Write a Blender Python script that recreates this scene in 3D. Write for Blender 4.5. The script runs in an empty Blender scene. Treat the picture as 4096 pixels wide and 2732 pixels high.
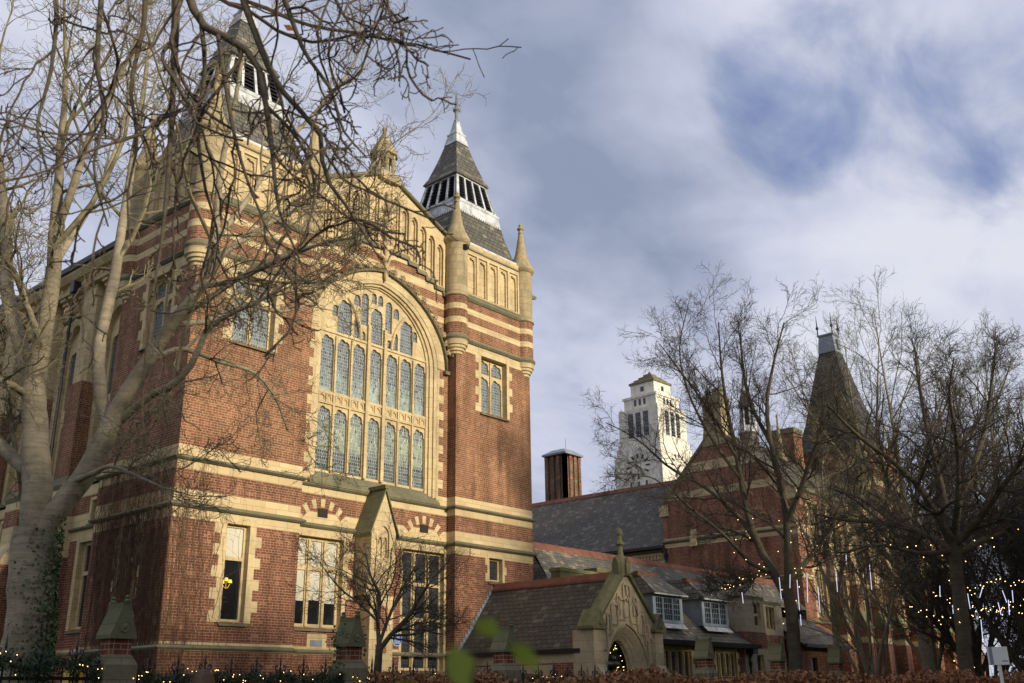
import bpy, math, random
import numpy as np
from mathutils import Vector, Matrix
from mathutils.geometry import tessellate_polygon
random.seed(7); rng = np.random.default_rng(11)
SC = bpy.context.scene; COL = SC.collection
rad = math.radians
# ------------------------------------------------------------------ camera
cam = bpy.data.cameras.new('camera'); camo = bpy.data.objects.new('camera', cam); COL.objects.link(camo)
yaw, pitch, roll = 0.862767, 0.341624, -0.0135127
fw = Vector((math.sin(yaw)*math.cos(pitch), math.cos(yaw)*math.cos(pitch), math.sin(pitch)))
rt = Vector((math.cos(yaw), -math.sin(yaw), 0)); up = rt.cross(fw)
r2 = math.cos(roll)*rt+math.sin(roll)*up; u2 = -math.sin(roll)*rt+math.cos(roll)*up
camo.matrix_world = Matrix.Translation((-16.0894, -27.3913, 1.5)) @ Matrix((r2, u2, -fw)).transposed().to_4x4()
cam.sensor_width = 36; cam.lens = 35.0; cam.clip_start = .05; cam.clip_end = 3000
cam.dof.use_dof = True; cam.dof.focus_distance = 36; cam.dof.aperture_fstop = 3.2
SC.camera = camo
# ------------------------------------------------------------------ sky, sun, exposure
SUN_EL, SUN_AZ = 15.0, 2.0            # azimuth in degrees from -y towards +x
to_sun = Vector((math.sin(rad(SUN_AZ))*math.cos(rad(SUN_EL)), -math.cos(rad(SUN_AZ))*math.cos(rad(SUN_EL)), math.sin(rad(SUN_EL))))
sl = bpy.data.lights.new('sun', 'SUN'); sl.energy = 4.6; sl.angle = rad(7); sl.color = (1, .895, .71)
so = bpy.data.objects.new('sun', sl); COL.objects.link(so); so.rotation_euler = to_sun.to_track_quat('Z', 'Y').to_euler(); so.location = (0, -60, 60)
W = bpy.data.worlds.new('World'); SC.world = W; W.use_nodes = True
SC.view_settings.view_transform = 'Standard'; SC.view_settings.look = 'None'
SC.view_settings.exposure = 0.05; SC.view_settings.gamma = 1; SC.render.film_transparent = False
SC.cycles.use_denoising = True; SC.cycles.max_bounces = 6; SC.cycles.transparent_max_bounces = 8

class G:                              # small node-graph helper
    def __init__(s, nt): s.nt = nt; s.n = nt.nodes; s.l = nt.links
    def N(s, t, ins=None, **pr):
        n = s.n.new(t)
        for k, v in pr.items(): setattr(n, k, v)
        for k, v in (ins or {}).items(): s.I(n, k, v)
        return n
    def I(s, n, k, v):
        i = n.inputs[k]
        if isinstance(v, bpy.types.NodeSocket): s.l.new(v, i)
        elif isinstance(v, bpy.types.Node): s.l.new(v.outputs[0], i)
        else: i.default_value = (tuple(v)+(1,) if isinstance(v, (tuple, list)) and len(v) == 3 and i.type == 'RGBA' else v)
    def mix(s, f, a, b, bt='MIX'):
        n = s.n.new('ShaderNodeMix'); n.data_type = 'RGBA'; n.blend_type = bt
        s.I(n, 0, f); s.I(n, 6, a); s.I(n, 7, b); return n.outputs[2]
    def math(s, op, a, b=0., c=0., clamp=False):
        n = s.n.new('ShaderNodeMath'); n.operation = op; n.use_clamp = clamp
        s.I(n, 0, a); s.I(n, 1, b)
        if op in ('MULTIPLY_ADD',): s.I(n, 2, c)
        return n.outputs[0]
    def ramp(s, f, stops, interp='LINEAR'):
        n = s.n.new('ShaderNodeValToRGB'); n.color_ramp.interpolation = interp; e = n.color_ramp.elements
        while len(e) < len(stops): e.new(.5)
        for el, (p, c) in zip(e, stops):
            el.position = p; el.color = (c, c, c, 1) if isinstance(c, (int, float)) else tuple(c)+(1,)
        s.I(n, 0, f); return n.outputs[0]
    def noise(s, vec, scale, detail=4, rough=.55, dist=0.):
        n = s.n.new('ShaderNodeTexNoise'); s.I(n, 'Vector', vec); s.I(n, 'Scale', scale); s.I(n, 'Detail', detail); s.I(n, 'Roughness', rough); s.I(n, 'Distortion', dist)
        return n.outputs[0]

g = G(W.node_tree); bgn = W.node_tree.nodes['Background']
sky = g.N('ShaderNodeTexSky', sky_type='NISHITA'); sky.sun_disc = False
sky.sun_elevation = rad(SUN_EL); sky.sun_rotation = rad(180-SUN_AZ); sky.air_density = 1.0; sky.dust_density = .6; sky.ozone_density = 1.6
tc = g.N('ShaderNodeTexCoord'); dirv = tc.outputs['Generated']
sx = g.N('ShaderNodeSeparateXYZ', {0: dirv})
den = g.math('ADD', g.math('MAXIMUM', sx.outputs[2], 0.), .22)
pv = g.N('ShaderNodeCombineXYZ', {0: g.math('DIVIDE', sx.outputs[0], den), 1: g.math('DIVIDE', sx.outputs[1], den)})
mp = g.N('ShaderNodeMapping', {0: pv.outputs[0], 'Rotation': (0, 0, rad(-38)), 'Scale': (1.0, 1.7, 1), 'Location': (.35, .1, 0)})
n1 = g.noise(mp.outputs[0], 1.3, 5, .5, .6)
n2 = g.noise(mp.outputs[0], 3.6, 6, .55, .35)
def spot(d, a, b):                     # soft patch of sky around a direction
    n = g.N('ShaderNodeVectorMath', {0: dirv, 1: d}, operation='DOT_PRODUCT')
    return g.N('ShaderNodeMapRange', {'Value': n.outputs['Value'], 'From Min': math.cos(rad(b)), 'From Max': math.cos(rad(a))}, interpolation_type='SMOOTHSTEP').outputs[0]
shape = g.math('SUBTRACT', g.math('MULTIPLY_ADD', n2, .45, g.math('MULTIPLY', n1, .8)), .62)
gp = g.math('MAXIMUM', spot((.733, .47, .493), 2, 13), g.math('MULTIPLY', spot((.60, .49, .63), 2, 15), 1.0))
wp = g.math('MAXIMUM', spot((.735, .392, .553), 0, 7), spot((.853, .286, .436), 0, 12))
base = g.math('MULTIPLY_ADD', shape, 1.35, .60)
cl = g.math('ADD', base, g.math('SUBTRACT', g.math('MULTIPLY', wp, .20), g.math('MULTIPLY', gp, .26)))
ccol = g.ramp(cl, [(.22, (2.7, 3.2, 4.5)), (.42, (3.9, 4.35, 5.7)), (.62, (5.5, 5.85, 7.3)), (.90, (7.2, 7.4, 8.3))])
bp = g.math('MAXIMUM', spot((.788, .309, .533), 0, 7), g.math('MAXIMUM', spot((.852, .199, .484), 0, 8), g.math('MULTIPLY', spot((.80, .10, .58), 0, 10), .8)))
bf = g.N('ShaderNodeMapRange', {'Value': g.math('ADD', bp, g.math('MULTIPLY', g.math('SUBTRACT', .5, n2), 2.0)), 'From Min': .25, 'From Max': 1.3, 'To Max': .8}, interpolation_type='SMOOTHSTEP').outputs[0]
skyc = g.mix(1., sky.outputs[0], (.85, 1.0, 1.35), 'MULTIPLY')
skyc = g.mix(.75, skyc, (1.15, 1.95, 4.4))
g.I(bgn, 'Color', g.mix(bf, ccol, skyc)); bgn.inputs['Strength'].default_value = .1

# ------------------------------------------------------------------ materials
def newmat(name, rough=.85, spec=.3):
    m = bpy.data.materials.new(name); m.use_nodes = True; b = m.node_tree.nodes['Principled BSDF']
    b.inputs['Roughness'].default_value = rough; b.inputs['Specular IOR Level'].default_value = spec
    return m, G(m.node_tree), b
def flat(name, c, rough=.7, var=.25, scale=3., metal=0., spec=.3, bump=0.):
    m, g, b = newmat(name, rough, spec)
    o = g.N('ShaderNodeTexCoord').outputs['Object']
    f = g.ramp(g.noise(o, scale, 6), [(.3, 1-var), (.7, 1+var*.6)])
    g.I(b, 'Base Color', g.mix(1., c, f, 'MULTIPLY')); b.inputs['Metallic'].default_value = metal
    if bump:
        bn = g.N('ShaderNodeBump', {'Height': g.noise(o, scale*4, 5), 'Strength': bump, 'Distance': .02}); g.I(b, 'Normal', bn)
    return m
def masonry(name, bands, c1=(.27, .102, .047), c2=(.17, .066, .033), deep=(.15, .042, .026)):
    m, g, b = newmat(name, .9, .2)
    uv = g.N('ShaderNodeTexCoord').outputs['UV']; ob = g.N('ShaderNodeTexCoord').outputs['Object']
    br = g.N('ShaderNodeTexBrick', {'Vector': uv, 'Color1': c1, 'Color2': c2, 'Mortar': (.42, .33, .205), 'Scale': 1., 'Mortar Size': .007, 'Mortar Smooth': .2, 'Brick Width': .235, 'Row Height': .0832}, offset=.5, squash=.5, squash_frequency=3)
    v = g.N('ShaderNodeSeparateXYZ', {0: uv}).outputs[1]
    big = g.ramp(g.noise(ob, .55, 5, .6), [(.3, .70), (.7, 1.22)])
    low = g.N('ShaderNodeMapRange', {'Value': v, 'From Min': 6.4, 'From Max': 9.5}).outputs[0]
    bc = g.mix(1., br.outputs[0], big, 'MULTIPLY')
    bc = g.mix(g.math('MULTIPLY', g.math('SUBTRACT', 1., low), .55), bc, g.mix(br.outputs[1], deep, (.34, .24, .17)))  # lower brick deepened: partly maroon brick, partly its dimmer light put into the colour
    k2 = g.N('ShaderNodeTexBrick', {'Vector': uv, 'Color1': (0, 0, 0), 'Color2': (1, 1, 1), 'Mortar': (.5, .5, .5), 'Scale': 1., 'Mortar Size': .007, 'Brick Width': .235, 'Row Height': .0832}, offset=.5, squash=.5, squash_frequency=3)
    bc = g.mix(g.ramp(k2.outputs[0], [(.10, .5), (.22, 0.)]), bc, (.085, .045, .03)); bc = g.mix(g.ramp(k2.outputs[0], [(.86, 0.), (.94, .55)]), bc, (.40, .19, .09))
    strk = g.N('ShaderNodeMapping', {0: ob, 'Scale': (1.6, 1.6, .16)})
    bc = g.mix(1., bc, g.ramp(g.noise(strk.outputs[0], 1.6, 6, .65), [(.34, .62), (.58, 1.08)]), 'MULTIPLY')
    pale = g.ramp(g.noise(ob, 1.1, 6, .65), [(.56, 0.), (.72, .38)])
    bc = g.mix(pale, bc, (.42, .20, .12))
    sb = g.N('ShaderNodeTexBrick', {'Vector': uv, 'Color1': (.62, .49, .265), 'Color2': (.52, .385, .205), 'Mortar': (.24, .17, .09), 'Scale': 1., 'Mortar Size': .005, 'Brick Width': .95, 'Row Height': .285}, offset=.5)
    st = g.mix(g.ramp(g.noise(ob, 1.3, 6, .65), [(.48, 0.), (.75, .55)]), sb.outputs[0], (.26, .22, .13))
    if bands:
        f = g.ramp(g.math('DIVIDE', v, 32.), [(z/32., float(s)) for z, s in bands], 'CONSTANT')
        col = g.mix(f, bc, st)
    else: col = bc
    g.I(b, 'Base Color', col)
    bn = g.N('ShaderNodeBump', {'Height': br.outputs[1], 'Strength': -.4, 'Distance': .01}); g.I(b, 'Normal', bn)
    return m
def stone(name, c1, c2, dirt, bw=.9, rh=.34, mort=(.28, .19, .10), amt=.5):
    m, g, b = newmat(name, .9, .2)
    uv = g.N('ShaderNodeTexCoord').outputs['UV']; ob = g.N('ShaderNodeTexCoord').outputs['Object']
    sb = g.N('ShaderNodeTexBrick', {'Vector': uv, 'Color1': c1, 'Color2': c2, 'Mortar': mort, 'Scale': 1., 'Mortar Size': .006, 'Brick Width': bw, 'Row Height': rh}, offset=.5)
    mpp = g.N('ShaderNodeMapping', {0: ob, 'Scale': (1, 1, .35)})
    f = g.ramp(g.noise(mpp.outputs[0], 1.7, 7, .68), [(.45, 0.), (.72, amt)])
    f2 = g.ramp(g.noise(ob, 7., 5, .7), [(.3, .86), (.7, 1.1)])
    g.I(b, 'Base Color', g.mix(1., g.mix(f, sb.outputs[0], dirt), f2, 'MULTIPLY'))
    bn = g.N('ShaderNodeBump', {'Height': g.noise(ob, 14., 5), 'Strength': .25, 'Distance': .01}); g.I(b, 'Normal', bn)
    return m
def slates(name, c1, c2, moss, bw=.32, rh=.21, amt=.5, pale=(.26, .22, .15)):
    m, g, b = newmat(name, .72, .35)
    uv = g.N('ShaderNodeTexCoord').outputs['UV']; ob = g.N('ShaderNodeTexCoord').outputs['Object']
    sb = g.N('ShaderNodeTexBrick', {'Vector': uv, 'Color1': c1, 'Color2': c2, 'Mortar': (.012, .012, .012), 'Scale': 1., 'Mortar Size': .016, 'Mortar Smooth': .3, 'Brick Width': bw, 'Row Height': rh}, offset=.5)
    sb2 = g.N('ShaderNodeTexBrick', {'Vector': uv, 'Color1': (0, 0, 0), 'Color2': (1, 1, 1), 'Mortar': (0, 0, 0), 'Scale': 1., 'Mortar Size': .0, 'Brick Width': bw, 'Row Height': rh, 'Bias': -.2}, offset=.5)
    f = g.ramp(g.noise(ob, .9, 6, .65), [(.42, 0.), (.7, amt)])
    pf = g.ramp(g.math('ADD', sb2.outputs[0], g.math('MULTIPLY', g.noise(ob, .8, 3), .5)), [(.86, 0.), (.99, .75)])
    c = g.mix(pf, sb.outputs[0], pale); c = g.mix(f, c, moss)
    g.I(b, 'Base Color', c)
    v = g.N('ShaderNodeSeparateXYZ', {0: uv}).outputs[1]
    saw = g.math('FRACT', g.math('DIVIDE', v, rh))
    bn = g.N('ShaderNodeBump', {'Height': g.math('SUBTRACT', g.math('MULTIPLY', saw, -.6), g.math('MULTIPLY', sb.outputs[1], .6)), 'Strength': .7, 'Distance': .03}); g.I(b, 'Normal', bn)
    return m
def leaded(name, c1, c2, lead, pw=.10, ph=.125, rough=.12, tint=None):
    m, g, b = newmat(name, rough+.1, .4)
    uv = g.N('ShaderNodeTexCoord').outputs['UV']; ob = g.N('ShaderNodeTexCoord').outputs['Object']
    kw = dict(offset=0., squash=.6, squash_frequency=2)
    sb = g.N('ShaderNodeTexBrick', {'Vector': uv, 'Color1': c1, 'Color2': c2, 'Mortar': lead, 'Scale': 1., 'Mortar Size': .007, 'Mortar Smooth': .1, 'Brick Width': pw, 'Row Height': ph}, **kw)
    k2 = g.N('ShaderNodeTexBrick', {'Vector': uv, 'Color1': (0, 0, 0), 'Color2': (1, 1, 1), 'Mortar': (0, 0, 0), 'Scale': 1., 'Mortar Size': 0., 'Brick Width': pw, 'Row Height': ph}, **kw)
    c = sb.outputs[0]
    if tint:
        v = g.N('ShaderNodeSeparateXYZ', {0: uv}).outputs[1]
        for z0, z1, col, a in tint:
            t = g.math('MULTIPLY', g.N('ShaderNodeMapRange', {'Value': v, 'From Min': z0-.12, 'From Max': z0+.05}).outputs[0], g.N('ShaderNodeMapRange', {'Value': v, 'From Min': z1+.5, 'From Max': z1}).outputs[0])
            t = g.math('MULTIPLY', t, g.math('MULTIPLY', g.ramp(g.noise(ob, 1.6, 3), [(.38, .25), (.6, 1.)]), a))
            c = g.mix(g.math('MULTIPLY', t, g.math('SUBTRACT', 1., sb.outputs[1])), c, col)
    dk = g.ramp(k2.outputs[0], [(.82, 0.), (.88, .7)], 'LINEAR')
    c = g.mix(g.math('MULTIPLY', dk, g.math('SUBTRACT', 1., sb.outputs[1])), c, (.035, .022, .022))
    g.I(b, 'Base Color', c)
    wn = g.N('ShaderNodeBump', {'Height': k2.outputs[0], 'Strength': .3, 'Distance': .02}); g.I(b, 'Normal', wn)
    return m
BT = [(0, 0), (2.87, 1), (3.05, 0), (6.69, 1), (7.52, 0), (8.19, 1), (8.956, 0), (15.2, 1), (15.87, 0), (16.27, 1), (16.53, 0), (16.96, 1), (17.19, 0), (17.6, 1)]
BG = BT[:-1] + [(17.62, 1), (17.90, 0), (18.28, 1), (18.55, 0), (18.95, 1)]
BN = [(0, 0), (2.87, 1), (3.05, 0), (6.69, 1), (7.52, 0), (8.19, 1), (8.956, 0), (12.7, 1)]
BGB = [(0, 0), (4.4, 1), (4.8, 0), (8.2, 1), (8.5, 0), (10.9, 1), (11.55, 0), (14.2, 1), (14.75, 0), (16.0, 1), (16.6, 0)]
M = {}
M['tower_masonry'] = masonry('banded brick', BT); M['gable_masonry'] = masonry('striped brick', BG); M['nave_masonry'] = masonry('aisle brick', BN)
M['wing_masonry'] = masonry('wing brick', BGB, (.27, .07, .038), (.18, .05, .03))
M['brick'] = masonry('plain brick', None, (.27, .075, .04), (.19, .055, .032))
M['stone'] = stone('sandstone', (.63, .495, .265), (.52, .39, .21), (.24, .20, .125), mort=(.2, .14, .08), amt=.7)
M['stone_fine'] = stone('carved sandstone', (.62, .49, .265), (.55, .415, .225), (.27, .215, .125), 1.4, .42, (.28, .2, .11), .65)
M['stone_drum'] = stone('drum sandstone', (.44, .345, .195), (.35, .27, .145), (.15, .135, .085), 2.5, .33, (.12, .09, .05), .9)
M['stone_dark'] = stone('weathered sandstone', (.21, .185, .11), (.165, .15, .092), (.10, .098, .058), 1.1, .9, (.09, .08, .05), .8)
M['stone_portal'] = stone('portal sandstone', (.47, .39, .26), (.41, .335, .22), (.24, .20, .13), .8, .36)
M['stone_moss'] = stone('mossy sandstone', (.19, .18, .095), (.15, .145, .075), (.085, .10, .035), 1.0, .6, (.08, .08, .04), .8)
M['portland'] = stone('white limestone', (.80, .75, .62), (.72, .67, .55), (.33, .31, .22), 1.9, .8, (.40, .37, .29), .6)
M['slate'] = slates('roof slate', (.085, .078, .064), (.145, .128, .10), (.085, .09, .045), .27, .2, amt=.3)
M['slate_warm'] = slates('stone slate', (.062, .053, .041), (.10, .088, .066), (.06, .07, .028), .27, .2, .4, (.15, .13, .10))
M['slate_dark'] = slates('dark slate', (.082, .070, .054), (.135, .115, .088), (.05, .045, .035), .30, .22, .6, (.19, .165, .125))
M['slate_black'] = slates('sooty slate', (.035, .034, .032), (.065, .062, .056), (.05, .05, .035), .36, .25, .3, (.10, .09, .08)); M['terracotta'] = flat('terracotta ridge', (.19, .075, .045), .85, .35, 2.5)
M['lead'] = flat('white painted lead', (.52, .53, .52), .6, .45, 3.)
M['lead_grey'] = flat('grey lead', (.23, .25, .27), .5, .3, 2.)
M['louvre'] = flat('black louvre', (.012, .012, .014), .6, .2)
M['iron'] = flat('black iron', (.012, .012, .013), .45, .3, 4., spec=.5)
M['frame_dark'] = flat('black frame', (.02, .02, .022), .4, .2)
M['frame_grey'] = flat('grey painted frame', (.27, .32, .35), .5, .15)
M['glass_hall'] = leaded('leaded glass', (.05, .065, .072), (.17, .19, .185), (.36, .38, .37), tint=[(9.1, 10.0, (.035, .055, .045), .9), (10.1, 11.0, (.33, .38, .23), .75), (12.1, 12.75, (.36, .46, .36), .8)])
M['glass_dark'] = leaded('dark leaded glass', (.018, .02, .026), (.035, .04, .045), (.07, .075, .08), .085, .12, .15)
M['glass'] = flat('dark window glass', (.012, .013, .015), .06, .3, 1., spec=.8)
M['blind'] = flat('roller blind behind glass', (.60, .56, .44), .12, .12, .8, spec=.8)
M['grille'] = flat('vent grille', (.05, .03, .018), .7, .3)
def bark(name, c1, c2, c3, lich):
    m, g, b = newmat(name, .9, .2); o = g.N('ShaderNodeTexCoord').outputs['Object']
    ring = g.N('ShaderNodeMapping', {0: o, 'Scale': (1.2, 1.2, 9.)}); bl = g.N('ShaderNodeMapping', {0: o, 'Scale': (1., 1., .55)})
    c = g.mix(g.ramp(g.noise(bl.outputs[0], 2.2, 7, .62), [(.40, 0.), (.62, 1.)]), c1, c2)
    c = g.mix(g.ramp(g.noise(bl.outputs[0], 5.5, 6, .7), [(.58, 0.), (.70, .8)]), c, c3)
    c = g.mix(1., c, g.ramp(g.noise(ring.outputs[0], 1.6, 6, .7), [(.35, .72), (.6, 1.08)]), 'MULTIPLY')
    c = g.mix(g.ramp(g.noise(o, 3.4, 7, .7), [(.60, 0.), (.74, .7)]), c, lich)
    g.I(b, 'Base Color', c); g.I(b, 'Normal', g.N('ShaderNodeBump', {'Height': g.math('ADD', g.noise(ring.outputs[0], 3., 6), g.noise(o, 9., 6, .65)), 'Strength': .55, 'Distance': .03})); return m
M['bark'] = bark('smooth grey bark', (.34, .285, .19), (.235, .195, .13), (.12, .095, .065), (.20, .20, .075))
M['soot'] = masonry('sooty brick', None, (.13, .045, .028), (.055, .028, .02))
M['glass_nave'] = leaded('grey leaded glass', (.05, .06, .065), (.10, .11, .11), (.20, .21, .21), .11, .14, .25)
M['bark_twig'] = flat('lichened twig bark', (.215, .18, .105), .9, .55, 5.)
M['bark_dark'] = bark('dark bark', (.105, .088, .056), (.075, .06, .04), (.04, .033, .024), (.12, .12, .06)); M['twig_olive'] = flat('olive twig', (.105, .095, .045), .9, .5, 5.)
M['twig_dark'] = flat('dark twig', (.055, .045, .032), .9, .5, 5.)
M['twig_near'] = flat('brown twig', (.085, .062, .042), .85, .5, 30.)
M['vine'] = flat('bare vine', (.15, .085, .05), .9, .4, 5.)
M['ivy'] = flat('ivy leaf', (.075, .13, .03), .5, .5, 8., spec=.5)
M['hedge'] = flat('withered beech leaf', (.30, .135, .055), .8, .6, 6.)
M['hedge_twig'] = flat('hedge twig', (.06, .038, .025), .9, .4, 6.)
M['shrub'] = flat('dark evergreen leaf', (.025, .032, .014), .6, .5, 4.); M['fir'] = flat('fir needles', (.035, .06, .03), .6, .6, 25.)
M['leaf_green'] = flat('yellow green leaf', (.24, .30, .035), .5, .3, 20.)
M['yellow'] = flat('yellow enamel', (.75, .47, .02), .4, .08)
M['white'] = flat('white panel', (.70, .67, .58), .5, .08)
M['black'] = flat('black print', (.02, .02, .02), .6, .1)
M['blue'] = flat('blue enamel', (.02, .10, .32), .4, .1)
M['letter'] = flat('cream lettering', (.60, .52, .40), .6, .05)
M['sign_dark'] = flat('dark sign board', (.02, .018, .018), .5, .2)
M['ground'] = flat('damp paving', (.10, .09, .08), .9, .3, .7)
M['grass'] = flat('winter grass', (.05, .07, .02), .9, .5, 1.5)
M['skin'] = flat('skin', (.50, .30, .21), .5, .08); M['hair'] = flat('light brown hair', (.075, .042, .024), .5, .3, 40.); M['coat'] = flat('dark coat', (.03, .03, .04), .9, .2)
def emis(name, c, s):
    m, g, b = newmat(name, .4); g.I(b, 'Base Color', c); g.I(b, 'Emission Color', c); b.inputs['Emission Strength'].default_value = s; return m
M['bulb'] = emis('warm bulb', (1, .62, .22), 7.0); M['tube'] = emis('cold tube', (.72, .76, 1), 1.0); M['lampshade'] = emis('lit shade', (1, .5, .08), .9)

# ------------------------------------------------------------------ mesh builder
class MB:
    def __init__(s): s.v = []; s.f = []; s.mi = []; s.sm = []
    def add(s, vs, fs, mi=0, smooth=False):
        o = len(s.v); s.v += [tuple(v) for v in vs]
        for f in fs: s.f.append([i+o for i in f]); s.mi.append(mi); s.sm.append(smooth)
        return s
    def box(s, x0, x1, y0, y1, z0, z1, mi=0):
        return s.add([(x0, y0, z0), (x1, y0, z0), (x1, y1, z0), (x0, y1, z0), (x0, y0, z1), (x1, y0, z1), (x1, y1, z1), (x0, y1, z1)],
              [(0, 3, 2, 1), (4, 5, 6, 7), (0, 1, 5, 4), (1, 2, 6, 5), (2, 3, 7, 6), (3, 0, 4, 7)], mi)
    def fbox(s, F, a0, a1, z0, z1, d0, d1, mi=0):          # box in a wall frame (along, up, inward)
        c = [F.p(a, z, d) for d in (d0, d1) for a, z in ((a0, z0), (a1, z0), (a1, z1), (a0, z1))]
        return s.add(c, [(0, 1, 2, 3), (7, 6, 5, 4), (0, 4, 5, 1), (1, 5, 6, 2), (2, 6, 7, 3), (3, 7, 4, 0)], mi)
    def plate(s, F, outer, holes=(), d0=0., d1=.2, mi=0, ms=None, mh=None, sides=True, back=False, smooth_h=False):
        ms = mi if ms is None else ms; mh = ms if mh is None else mh
        loops = [outer]+list(holes); flatp = [p for l in loops for p in l]
        tris = tessellate_polygon([[Vector((a, z, 0)) for a, z in l] for l in loops])
        s.add([F.p(a, z, d0) for a, z in flatp], tris, mi)
        if back: s.add([F.p(a, z, d1) for a, z in flatp], tris, mi)
        for li, l in enumerate(loops):
            if li == 0 and not sides: continue
            n = len(l); vs = [F.p(a, z, d0) for a, z in l]+[F.p(a, z, d1) for a, z in l]
            s.add(vs, [(i, (i+1) % n, n+(i+1) % n, n+i) for i in range(n)], ms if li == 0 else mh)
        return s
    def loft(s, rings, mi=0, cap0=False, cap1=False, smooth=False, closed=True, mis=None):
        n = len(rings[0]); vs = [p for r in rings for p in r]; o = len(s.v); s.v += [tuple(v) for v in vs]
        for k in range(len(rings)-1):
            for i in range(n if closed else n-1):
                j = (i+1) % n
                s.f.append([o+k*n+i, o+k*n+j, o+(k+1)*n+j, o+(k+1)*n+i]); s.mi.append(mis[k] if mis else mi); s.sm.append(smooth)
        if cap0: s.f.append([o+i for i in range(n)][::-1]); s.mi.append(mi); s.sm.append(False)
        if cap1: s.f.append([o+(len(rings)-1)*n+i for i in range(n)]); s.mi.append(mis[-1] if mis else mi); s.sm.append(False)
        return s
    def lathe(s, cx, cy, prof, n=20, mi=0, mis=None, smooth=True, rot=0.):
        rings = [[(cx+r*math.cos(rot+2*math.pi*i/n), cy+r*math.sin(rot+2*math.pi*i/n), z) for i in range(n)] for r, z in prof]
        return s.loft(rings, mi, True, True, smooth, True, mis)
    def sq(s, cx, cy, prof, mi=0, mis=None):                # square rings (half size, z)
        rings = [[(cx-h, cy-h, z), (cx+h, cy-h, z), (cx+h, cy+h, z), (cx-h, cy+h, z)] for h, z in prof]
        return s.loft(rings, mi, True, True, False, True, mis)
    def tube(s, pts, radii, n=6, mi=0):
        v, f = tubes(np.array([pts], float), np.array([radii], float), n); return s.add(v.tolist(), f.tolist(), mi, True)
    def string(s, F, a0, a1, z0, z1, p, mi=0, e0=0., e1=0.):  # moulded string course standing p proud of the wall
        prof = [(0.02, z0), (-p*.45, z0), (-p, z0+(z1-z0)*.35), (-p, z0+(z1-z0)*.55), (0.02, z1)]
        r0 = [F.p(a0-e0*max(-d, 0), z, d) for d, z in prof]; r1 = [F.p(a1+e1*max(-d, 0), z, d) for d, z in prof]
        return s.loft([r0, r1], mi, True, True)
    def ringstring(s, x0, x1, y0, y1, z0, z1, p, mi=0):
        prof = [(0.0, z0), (p*.45, z0), (p, z0+(z1-z0)*.35), (p, z0+(z1-z0)*.55), (0.0, z1)]
        return s.loft([[(x0-d, y0-d, z), (x1+d, y0-d, z), (x1+d, y1+d, z), (x0-d, y1+d, z)] for d, z in prof], mi)
    def build(s, name, mats, parent=None, uv=True, kind=None):
        return mkmesh(name, np.array(s.v, float), s.f, s.mi, mats, parent, uv, s.sm)
def mkmesh(name, V, faces, mi, mats, parent=None, uv=True, sm=None, local=False):
    me = bpy.data.meshes.new(name); me.from_pydata(V.tolist() if hasattr(V, 'tolist') else V, [], faces)
    for m in (mats if isinstance(mats, (list, tuple)) else [mats]): me.materials.append(M[m])
    if mi is not None: me.polygons.foreach_set('material_index', mi)
    if sm is not None: me.polygons.foreach_set('use_smooth', sm)
    me.update()
    if uv and sm is not None and any(sm): me.set_sharp_from_angle(angle=rad(32))
    if uv:
        nl = len(me.loops); lv = np.empty(nl, int); me.loops.foreach_get('vertex_index', lv)
        npy = len(me.polygons); nr = np.empty(npy*3); me.polygons.foreach_get('normal', nr); nr = nr.reshape(-1, 3)
        lt = np.empty(npy, int); me.polygons.foreach_get('loop_total', lt)
        N = np.repeat(nr, lt, axis=0); co = np.array(V, float)[lv]
        t = np.stack([-N[:, 1], N[:, 0], np.zeros(nl)], 1); ln = np.linalg.norm(t, axis=1); fl = ln < .05
        t[fl] = (1, 0, 0); ln[fl] = 1; t /= ln[:, None]
        flip = (t[:, 0]+t[:, 1]*.99) < 0; t[flip] *= -1
        b = np.cross(N, t); b[b[:, 2] < 0] *= -1; b[fl] = (0, 1, 0)
        U = np.stack([(co*t).sum(1), (co*b).sum(1)], 1)
        me.uv_layers.new(name='UVMap').data.foreach_set('uv', U.ravel())
    o = bpy.data.objects.new(name, me); COL.objects.link(o)
    if parent is not None: attach(o, parent)
    return o
def wloc(p):
    v = Vector(p.location)
    q = p.parent
    return v if q is None else (Vector((0, 0, 0)) if p.type == 'MESH' else v)
def attach(o, p):                     # meshes are written in world coordinates; keep them there
    o.parent = p
    if p.type == 'EMPTY': o.matrix_parent_inverse = Matrix.Translation(-Vector(p.location))
class Fr:                             # wall frame: origin, along, inward
    def __init__(s, o, a, n): s.o = Vector(o); s.a = Vector(a); s.n = Vector(n)
    def p(s, a, z, d): return tuple(s.o+s.a*a+s.n*d+Vector((0, 0, z)))
    def shift(s, d): return Fr(s.o+s.n*d, s.a, s.n)
def tag(o, label, cat, group=None, kind=None):
    o['label'] = label; o['category'] = cat
    if group: o['group'] = group
    if kind: o['kind'] = kind
    return o
def thing(name, label, cat, loc, group=None):
    o = bpy.data.objects.new(name, None); COL.objects.link(o); o.location = loc; o.empty_display_size = .3
    return tag(o, label, cat, group)
def copy_tree(o, parent=None):
    c = o.copy(); COL.objects.link(c)
    if parent is not None: c.parent = parent
    for ch in list(o.children): copy_tree(ch, c)
    return c
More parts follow.
